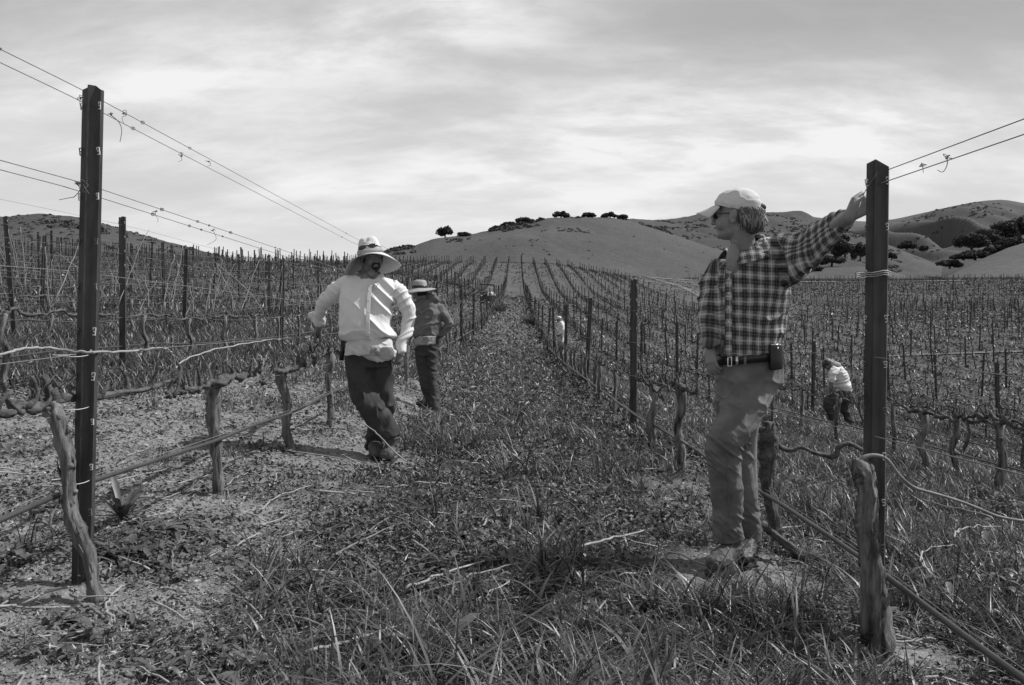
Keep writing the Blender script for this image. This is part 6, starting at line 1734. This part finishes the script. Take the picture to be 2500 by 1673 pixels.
mb = MB()
for k, x in ((0, -.038), (1, .040)): ell(mb, HP((x, -.112 + abs(x) * .35, .034)), (.036, .012, .019), HTn)
cap(mb, HP((-.070, -.085, .034)), .006, HP((-.098, .0, .02)), .004, 6); cap(mb, HP((.072, -.085, .034)), .006, HP((.098, .0, .02)), .004, 6); cap(mb, HP((-.01, -.118, .040)), .005, HP((.012, -.118, .040)), .005, 6)
mb.build('sunglasses', M_LENS, hat)
mb = MB(); mb.add(*tube(smoothpath([W(452, 215, -.04), W(458, 262, -.10), W(482, 310, -.12), W(520, 348, -.12), W(552, 330, -.13), W(588, 262, -.08), W(596, 215, -.02)], 30), .0026, 5)); mb.build('chin_cord', M_LEATHER, hat)
# goatee and moustache
mb = MB()
def HB(p, r): ell(mb, H2(p), r, HA2[:3, :3], 10, 7)
for x, y, z in ((0, .100, -.044), (.014, .098, -.046), (-.014, .098, -.046), (.026, .090, -.056), (-.026, .090, -.056), (.028, .082, -.074), (-.028, .082, -.074), (.018, .086, -.092), (-.018, .086, -.092), (0, .092, -.098), (0, .088, -.110), (.008, .094, -.084), (-.008, .094, -.084), (0, .096, -.088)): HB((x, y, z), (.012, .010, .011))
finish(remesh(mb, .004, 1), 'beard', M_BEARD, man, lambda v: fbm(v * 120, 2) * .003)
mb = MB(); ell(mb, H2((0, -.04, -.005)), (.084, .075, .075), HA2[:3, :3]); mb.build('hair', M_BEARD, man)
# pruning shears in his hand (held: a thing of its own)
mb = MB(); b_ = np.array(W(196, 722, .36)) + loc2
cap(mb, b_ + [-.012, -.02, .045], .006, b_ + [0, -.02, 0], .007, 8); cap(mb, b_ + [.014, -.02, .045], .006, b_ + [.002, -.02, 0], .007, 8)
sgo = tag(mb.build('pruning_shears', M_TOOL), 'pruning shears in the hand resting on the vine wire', 'shears')
mb = MB(); cap(mb, b_ + [0, -.022, 0], .005, b_ + [.004, -.022, -.045], .002, 6); cap(mb, b_ + [.002, -.018, 0], .006, b_ + [-.010, -.018, -.035], .002, 6); mb.build('blades', M_METAL, sgo)

# ------------------------------------------------------------------ the worker in the hooded sweatshirt
D3 = 10.6
loc3 = np.array([(1044 - U0) * D3 / F_PX, D3, g1((1044 - U0) * D3 / F_PX, D3)])
man = thing('person', 'worker in straw hat and grey hooded sweatshirt behind the man in white', 'person', loc3)
def W3(x, y, dy=0.0): return np.array(at(700 + x / 2.529, 540 + y / 2.529, D3 + dy)) - loc3
HM = look((-.78, .55, -.35), (-.1, .05, 1), W3(822, 438, .0)); HA3 = np.array(HM)
mb = MB(); head_prims(mb, HM, W3(865, 510, .02), 1.0)
limb(mb, [W3(865, 530), W3(865, 650), W3(860, 740)], [.12, .13, .12])
limb(mb, [W3(935, 540), W3(985, 590), W3(1000, 640), W3(965, 690), W3(945, 715)], [.05, .045, .04, .032, .028])
limb(mb, [W3(810, 540, .1), W3(790, 610, .15), W3(770, 680, .25), W3(765, 720, .3)], [.05, .045, .035, .028])
limb(mb, [W3(830, 790), W3(850, 950), W3(865, 1050), W3(850, 1150, .05)], [.06, .05, .045, .035])
limb(mb, [W3(890, 790), W3(890, 950), W3(905, 1060), W3(912, 1160)], [.06, .05, .045, .035])
hand(mb, W3(945, 715), (-.9, .1, -.3), (.2, -.9, .1), 1, .17); hand(mb, W3(765, 720, .3), (-.3, .2, -.9), (-.8, -.5, 0), 1, .17)
finish(remesh(mb, .008, 2), 'body', M_SKIND, man)
mb = MB()
loft(mb, [(W3(830, 478), W3(915, 492), .08), (W3(800, 505), W3(940, 525), .12), (W3(790, 560), W3(955, 580), .15), (W3(785, 630), W3(952, 640), .155), (W3(780, 690), W3(946, 690), .155), (W3(788, 718), W3(940, 708), .14)], 22, 4, 2.2)
limb(mb, [W3(930, 535), W3(975, 585), W3(1000, 632), W3(972, 680), W3(950, 705)], [.075, .072, .062, .052, .042])
limb(mb, [W3(812, 525, .05), W3(800, 580, .0), W3(815, 620, .02), W3(790, 660, .1), W3(775, 690, .2)], [.075, .07, .06, .052, .045])
limb(mb, [W3(868, 462), W3(905, 470, -.05), W3(932, 492, -.02)], [.045, .06, .035])
finish(remesh(mb, .009, 3), 'hooded_sweatshirt', M_HOOD, man, lambda v: ridged(np.stack([v[:, 0] * 6 + v[:, 2] * 4, v[:, 1] * 5, v[:, 2] * 8 - v[:, 0] * 6], 1), 2) * .014)
mb = MB()
loft(mb, [(W3(788, 700), W3(938, 700), .145), (W3(786, 760), W3(935, 760), .15), (W3(795, 830), W3(932, 830), .14)], 22, 4, 2.2)
loft(mb, [(W3(790, 820), W3(875, 820), .12), (W3(808, 930), W3(885, 920), .10), (W3(825, 1020), W3(895, 1010), .09), (W3(845, 1090, .03), W3(915, 1080, .03), .08), (W3(850, 1140, .05), W3(915, 1130, .05), .075)], 18, 4)
loft(mb, [(W3(855, 820), W3(932, 820), .12), (W3(862, 930), W3(928, 930), .10), (W3(870, 1030), W3(935, 1030), .09), (W3(878, 1110, -.02), W3(945, 1110, -.02), .085), (W3(882, 1165, -.02), W3(945, 1165, -.02), .08)], 18, 4)
finish(remesh(mb, .009, 2), 'trousers', M_DENIMD, man, lambda v: ridged(np.stack([v[:, 0] * 5, v[:, 1] * 5, v[:, 2] * 11 + v[:, 0] * 6], 1), 2) * .010)
mb = MB(); loft(mb, [(W3(800, 712, -.03), W3(930, 708, -.03), .15), (W3(788, 740, -.03), W3(932, 735, -.03), .155), (W3(784, 765, -.03), W3(925, 762, -.03), .15)], 20, 3)
loft(mb, [(W3(778, 745, -.05), W3(830, 740, -.1), .04), (W3(782, 790, -.05), W3(822, 780, -.1), .03)], 12, 2)
finish(remesh(mb, .009, 2), 'waist_apron', mat('grey_work_cloth', .26, .9, .35, 14.0), man, lambda v: ridged(v * 13, 2) * .008)
gC = lambda p: np.array([p[0], p[1], g1(p[0] + loc3[0], p[1] + loc3[1]) - loc3[2]])
for heel, toe, ank in ((W3(880, 1170, .05), W3(800, 1165, .12), W3(880, 1130, .05)), (W3(925, 1180, -.02), W3(890, 1190, .14), W3(915, 1150, -.02))):
    h_, t_ = gC(heel), gC(toe); mb = MB(); boot(mb, h_ + [0, 0, .03], t_ + [0, 0, .03], ank); finish(remesh(mb, .008, 2), 'boot', M_LEATHER, man)
hc3 = W3(822, 412)
mb = MB()
for_rings = [(-.01, .098, .098), (.03, .094, .094), (.07, .086, .086), (.095, .070, .07), (.104, .04, .04)]
loft(mb, [(hc3 + [-a, 0, z], hc3 + [a, 0, z], b) for z, a, b in for_rings], 24, 3, 2.3)
M_HATG = mat('weathered_straw', .30, .85, .2, 60.0, .001, 200.0)
hat = finish(remesh(mb, .007, 1), 'straw_hat', M_HATG, man)
rows = []
for a in np.linspace(0, 2 * math.pi, 29):
    rows.append([hc3 + [math.cos(a) * r_, math.sin(a) * r_, -.005 - f * f * .03 + .02 * f * math.cos(2 * a) - .06 * f * max(0, -math.cos(a))] for f, r_ in ((0, .09), (.5, .15), (1, .215))])
sheet('hat_brim', rows, M_HATG, hat, .004, None, 2)
band_obj('hat_band', M_BLACK, hat, hc3 + [-.094, 0, .030], hc3 + [.094, 0, .030], .094, hc3 + [-.098, 0, .002], hc3 + [.098, 0, .002], .098, .003)
mb = MB(); ell(mb, np.array(HA3[:3, 3]) - HA3[:3, 1] * .03, (.083, .083, .085)); mb.build('hair', M_BEARD, man)

# ------------------------------------------------------------------ the worker in white between the rows
D4 = 31.0
loc4 = np.array([(1372 - U0) * D4 / F_PX, D4, g1((1372 - U0) * D4 / F_PX, D4)])
man = thing('person', 'distant worker in white sweatshirt standing among the posts right of the alley', 'person', loc4)
def W4(x, y, dy=0.0): return np.array(at(1320 + x / 11.2, 740 + y / 11.2, D4 + dy)) - loc4
mb = MB(); head_prims(mb, look((-1, .1, -.3), (0, 0, 1), W4(505, 440)), W4(545, 510), 1.0)
limb(mb, [W4(560, 520), W4(560, 700), W4(560, 880)], [.11, .12, .12]); limb(mb, [W4(560, 540, -.12), W4(600, 700, -.16), W4(520, 850, -.16), W4(440, 880, -.1)], [.05, .04, .035, .03]); limb(mb, [W4(540, 540, .12), W4(520, 700, .16), W4(430, 860, .12)], [.05, .04, .03])
for dy in (-.09, .09): limb(mb, [W4(560, 900, dy), W4(550, 1200, dy), W4(560, 1500, dy)], [.08, .06, .045])
finish(remesh(mb, .013, 2), 'body', M_SKIND, man)
mb = MB(); loft(mb, [(W4(500, 500), W4(610, 500), .10), (W4(470, 560), W4(650, 560), .16), (W4(450, 700), W4(660, 700), .17), (W4(440, 780), W4(645, 770), .17)], 20, 3)
limb(mb, [W4(565, 540, -.12), W4(605, 700, -.18), W4(560, 800, -.18), W4(470, 850, -.14)], [.07, .06, .055, .045]); limb(mb, [W4(540, 540, .12), W4(510, 700, .16), W4(440, 830, .12)], [.07, .06, .04])
finish(remesh(mb, .014, 2), 'sweatshirt', M_WHITE, man, lambda v: ridged(v * 7, 2) * .012)
mb = MB(); loft(mb, [(W4(445, 770), W4(648, 765), .165), (W4(450, 900), W4(640, 880), .165), (W4(460, 930), W4(625, 905), .14)], 18, 3)
finish(remesh(mb, .014, 2), 'jumper_hem', mat('mid_grey_cloth', .2, .95, .1, 8.0), man)
mb = MB(); loft(mb, [(W4(460, 880), W4(630, 880), .15), (W4(455, 1000), W4(625, 1000), .16), (W4(460, 1150), W4(620, 1150), .15), (W4(480, 1400), W4(610, 1400), .14), (W4(490, 1520), W4(600, 1520), .12)], 18, 3)
finish(remesh(mb, .014, 2), 'trousers', M_APRON, man, lambda v: ridged(v * 7, 2) * .015)
mb = MB(); ell(mb, W4(505, 405), (.095, .10, .075)); mb.add(*box(W4(440, 425), (.12, .13, .012))); finish(remesh(mb, .010, 2), 'cap', M_WHITE, man)

# ------------------------------------------------------------------ the stooping worker in the white T-shirt
D5 = 17.7
loc5 = np.array([(2034 - U0) * D5 / F_PX, D5, g1((2034 - U0) * D5 / F_PX, D5)])
man = thing('person', 'worker in white T-shirt and black cap stooping over a vine', 'person', loc5)
def W5(x, y, dy=0.0): return np.array(at(1970 + x / 7.84, 850 + y / 7.84, D5 + dy)) - loc5
mb = MB(); head_prims(mb, look((-.8, 0, -.65), (-.5, 0, .8), W5(400, 310)), W5(530, 370), 1.0)
limb(mb, [W5(560, 400), W5(640, 560), W5(700, 800)], [.11, .13, .12])
limb(mb, [W5(520, 430, -.17), W5(480, 600, -.2), W5(450, 740, -.18), W5(330, 830, -.12), W5(280, 850, -.1)], [.052, .045, .040, .032, .028])
limb(mb, [W5(520, 430, .17), W5(490, 620, .2), W5(500, 760, .18), W5(380, 830, .1)], [.05, .045, .04, .03])
limb(mb, [W5(680, 880, -.08), W5(430, 1020, -.12), W5(470, 1250, -.10), W5(520, 1480, -.08)], [.07, .05, .045, .035])
limb(mb, [W5(720, 880, .08), W5(700, 1150, .1), W5(800, 1380, .1), W5(850, 1450, .1)], [.07, .05, .045, .035])
hand(mb, W5(280, 850, -.1), (-1, .1, -.2), (0, -.3, 1), 1, .18); hand(mb, W5(380, 830, .1), (-1, -.1, -.2), (0, .3, 1), -1, .18)
finish(remesh(mb, .009, 2), 'body', M_SKIND, man)
mb = MB()
loft(mb, [(W5(500, 360), W5(610, 345), .10), (W5(455, 420), W5(700, 375), .17), (W5(470, 520), W5(765, 480), .19), (W5(500, 640), W5(800, 600), .19), (W5(530, 740), W5(835, 710), .19), (W5(560, 820), W5(848, 790), .185), (W5(585, 855), W5(838, 820), .17)], 22, 4, 2.1)
limb(mb, [W5(540, 420, -.15), W5(500, 500, -.20), W5(488, 585, -.21), W5(485, 612, -.21)], [.09, .085, .078, .074]); limb(mb, [W5(530, 420, .15), W5(490, 520, .2), W5(488, 590, .2)], [.085, .08, .07])
finish(remesh(mb, .010, 2), 't_shirt', M_WHITE, man, lambda v: ridged(np.stack([v[:, 0] * 4, v[:, 1] * 4, v[:, 2] * 10 - v[:, 0] * 3], 1), 2) * .014)
mb = MB()
loft(mb, [(W5(590, 830), W5(845, 800), .17), (W5(570, 900), W5(840, 880), .18), (W5(590, 980), W5(815, 960), .16)], 20, 3)
limb(mb, [W5(700, 900, -.08), W5(560, 970, -.12), W5(430, 1030, -.13), W5(400, 1100, -.13), W5(450, 1220, -.11), W5(500, 1380, -.09), W5(520, 1450, -.08)], [.14, .12, .115, .10, .085, .07, .062])
limb(mb, [W5(730, 920, .07), W5(710, 1060, .1), W5(710, 1170, .1), W5(780, 1330, .1), W5(840, 1420, .1)], [.14, .12, .10, .08, .07])
finish(remesh(mb, .010, 2), 'trousers', M_DENIMD, man, lambda v: ridged(v * 8, 2) * .014)
mb = MB(); ell(mb, W5(385, 275), (.10, .10, .075)); mb.add(*box(W5(325, 330), (.05, .12, .10))); finish(remesh(mb, .009, 2), 'cap', M_BLACK, man)
mb = MB()
for pts in ([W5(440, 250, -.06), W5(520, 300, -.1), W5(600, 320, -.08), W5(650, 350, -.02)], [W5(470, 240, .02), W5(560, 290, .0), W5(620, 310, .0)]): limb(mb, pts, [.035, .03, .04, .02][:len(pts)])
finish(remesh(mb, .009, 1), 'neck_scarf', mat('patterned_cloth', .35, .9, .8, 60.0), man)
gD = lambda p: np.array([p[0], p[1], g1(p[0] + loc5[0], p[1] + loc5[1]) - loc5[2]])
for heel, toe, ank in ((W5(545, 1500, -.06), W5(440, 1500, -.10), W5(522, 1440, -.08)), (W5(880, 1450, .1), W5(800, 1500, .1), W5(845, 1410, .1))):
    h_, t_ = gD(heel), gD(toe); mb = MB(); boot(mb, h_ + [0, 0, .03], t_ + [0, 0, .03], ank); finish(remesh(mb, .010, 1), 'boot', M_LEATHER, man)
mb = MB(); cap(mb, np.array(W5(395, 750, -.2)) + loc5, .012, np.array(W5(420, 940, -.2)) + loc5, .008, 6); tag(mb.build('pruning_saw', M_CANE), 'pale handled tool held by the stooping worker in the white T-shirt', 'saw')

# ================================================================== THE UTILITY CART BETWEEN THE ROWS
M_CARTD = mat('dark_cart_paint', 0.02, 0.4, 0.2, 5.0, spec=0.5)
M_TYRE = mat('black_tyre', 0.012, 0.8, 0.1, 10.0)
M_GLASSW = mat('headlamp_glass', 0.55, 0.2, 0.0, spec=0.6)
Dc = 78.0; xc = (1190 - U0) * Dc / F_PX; zc_ = g1(xc, Dc)
cart = thing('utility_cart', 'small dark utility cart with a tilted canopy, parked between rows left of the alley', 'utility cart', (xc, Dc, zc_))
s = Dc / F_PX
mb = MB(); mb.add(*box((0, .2, .42), (1.36, 2.3, .26))); mb.add(*box((0, -.75, .62), (1.30, .5, .30))); mb.add(*box((0, .9, .70), (1.36, .9, .34))); mb.add(*box((0, -.98, .36), (1.40, .10, .16))); mb.build('body', M_CARTD, cart, False)
for sx in (-.58, .58):
    for y in (-.65, .95):
        mb = MB(); th = np.linspace(0, 2 * math.pi, 21)[:-1]
        P = np.array([[sx - .11, y, .28], [sx - .09, y, .28], [sx + .09, y, .28], [sx + .11, y, .28]]); v, q, t = tube(P, [.22, .28, .28, .22], 18); w = MB().add(v, q, t).build('wheel', M_TYRE, cart)
        mb.add(*tube(P + [[-.01, 0, 0], [0, 0, 0], [0, 0, 0], [.01, 0, 0]], [.10, .11, .11, .10], 12)); mb.build('rim', M_CARTD, w)
for sx in (-.60, .60):
    for y in (-.55, .75): mb = MB(); mb.add(*tube([(sx, y, .55), (sx * .98, y * .9, 1.25), (sx * .96, y * .8, 1.86 - sx * .10)], .02, 6)); mb.build('canopy_post', M_CARTD, cart)
mb = MB(); R = Matrix.Rotation(math.radians(6), 3, 'Y'); mb.add(*box((0, .05, 1.90), (1.36, 1.5, .10), R)); mb.build('canopy', M_CARTD, cart, False)
mb = MB(); mb.add(*box((-.30, -.70, 1.985), (.50, .05, .03), R)); mb.build('canopy_trim', M_GLASSW, cart, False)
mb = MB(); mb.add(*box((0, .15, .72), (1.2, .5, .22))); mb.add(*box((0, .38, .98), (1.2, .12, .40))); mb.build('seat', M_BLACK, cart, False)
for sx in (-.55, .62): mb = MB(); ell(mb, (sx, -1.04, .80 if sx < 0 else .52), (.08, .04, .07)); mb.build('headlight', M_GLASSW, cart)
rq = np.random.default_rng(8)
for k, (a, b, c, r, lab) in enumerate(((.10, .80, .98, .24, 'small white sack on the dark utility cart, lowest of three'), (.40, .85, 1.05, .26, 'white sack on the dark utility cart, middle and tallest of three'), (.60, -.62, .92, .20, 'white sack at the front corner of the dark utility cart'))):
    mb = MB(); ell(mb, (xc + a, Dc - .62 - .1 * k, zc_ + c - .08), (r, r * .7, r * .72)); ell(mb, (xc + a + .08, Dc - .60 - .1 * k, zc_ + c + .04), (r * .5, r * .5, r * .5))
    tag(finish(remesh(mb, .03, 1), 'white_sack', M_WHITE, None, lambda v: ridged(v * 6, 2) * .03), lab, 'sack')
# dark heap of prunings beside the first posts of the right row, far up the alley
for (u, v, d, w, lab) in ((1212, 735, 66, 1.0, 'dark brushy heap where the left row of the alley ends'), (1295, 735, 58, .8, 'dark brushy heap beside the far end of the right row')):
    rq = np.random.default_rng(int(u)); x = (u - U0) * d / F_PX; z = g1(x, d); mb = MB()
    for k in range(90):
        a = rq.uniform(0, 6.28); p = np.array([x + rq.normal() * w * .35, d + rq.normal() * w * .35, z]); L = rq.uniform(.4, 1.1)
        mb.add(*tube([p, p + [math.cos(a) * L * .3, math.sin(a) * L * .3, L * .55], p + [math.cos(a) * L * .7, math.sin(a) * L * .6, L * rq.uniform(.4, .9)]], [.03, .022, .012], 4))
    tag(mb.build('brush_heap', M_BARKD), lab, 'brush heap')
# distant figure-like broken post on the brow of the middle block and two tall end stakes
simple = MB(); simple_post(simple, (1273 - U0) * 205 / F_PX, 205, 2.9, .22, .02)
simple.add(*tube([((1273 - U0) * 205 / F_PX, 205, g1(1.4, 205) + 2.6), ((1277 - U0) * 205 / F_PX, 205, g1(1.4, 205) + 3.2)], .10, 5))
tag(simple.build('tall_stake', M_RUST, None, False), 'tall dark forked stake on the brow of the vineyard below the hill', 'stake')
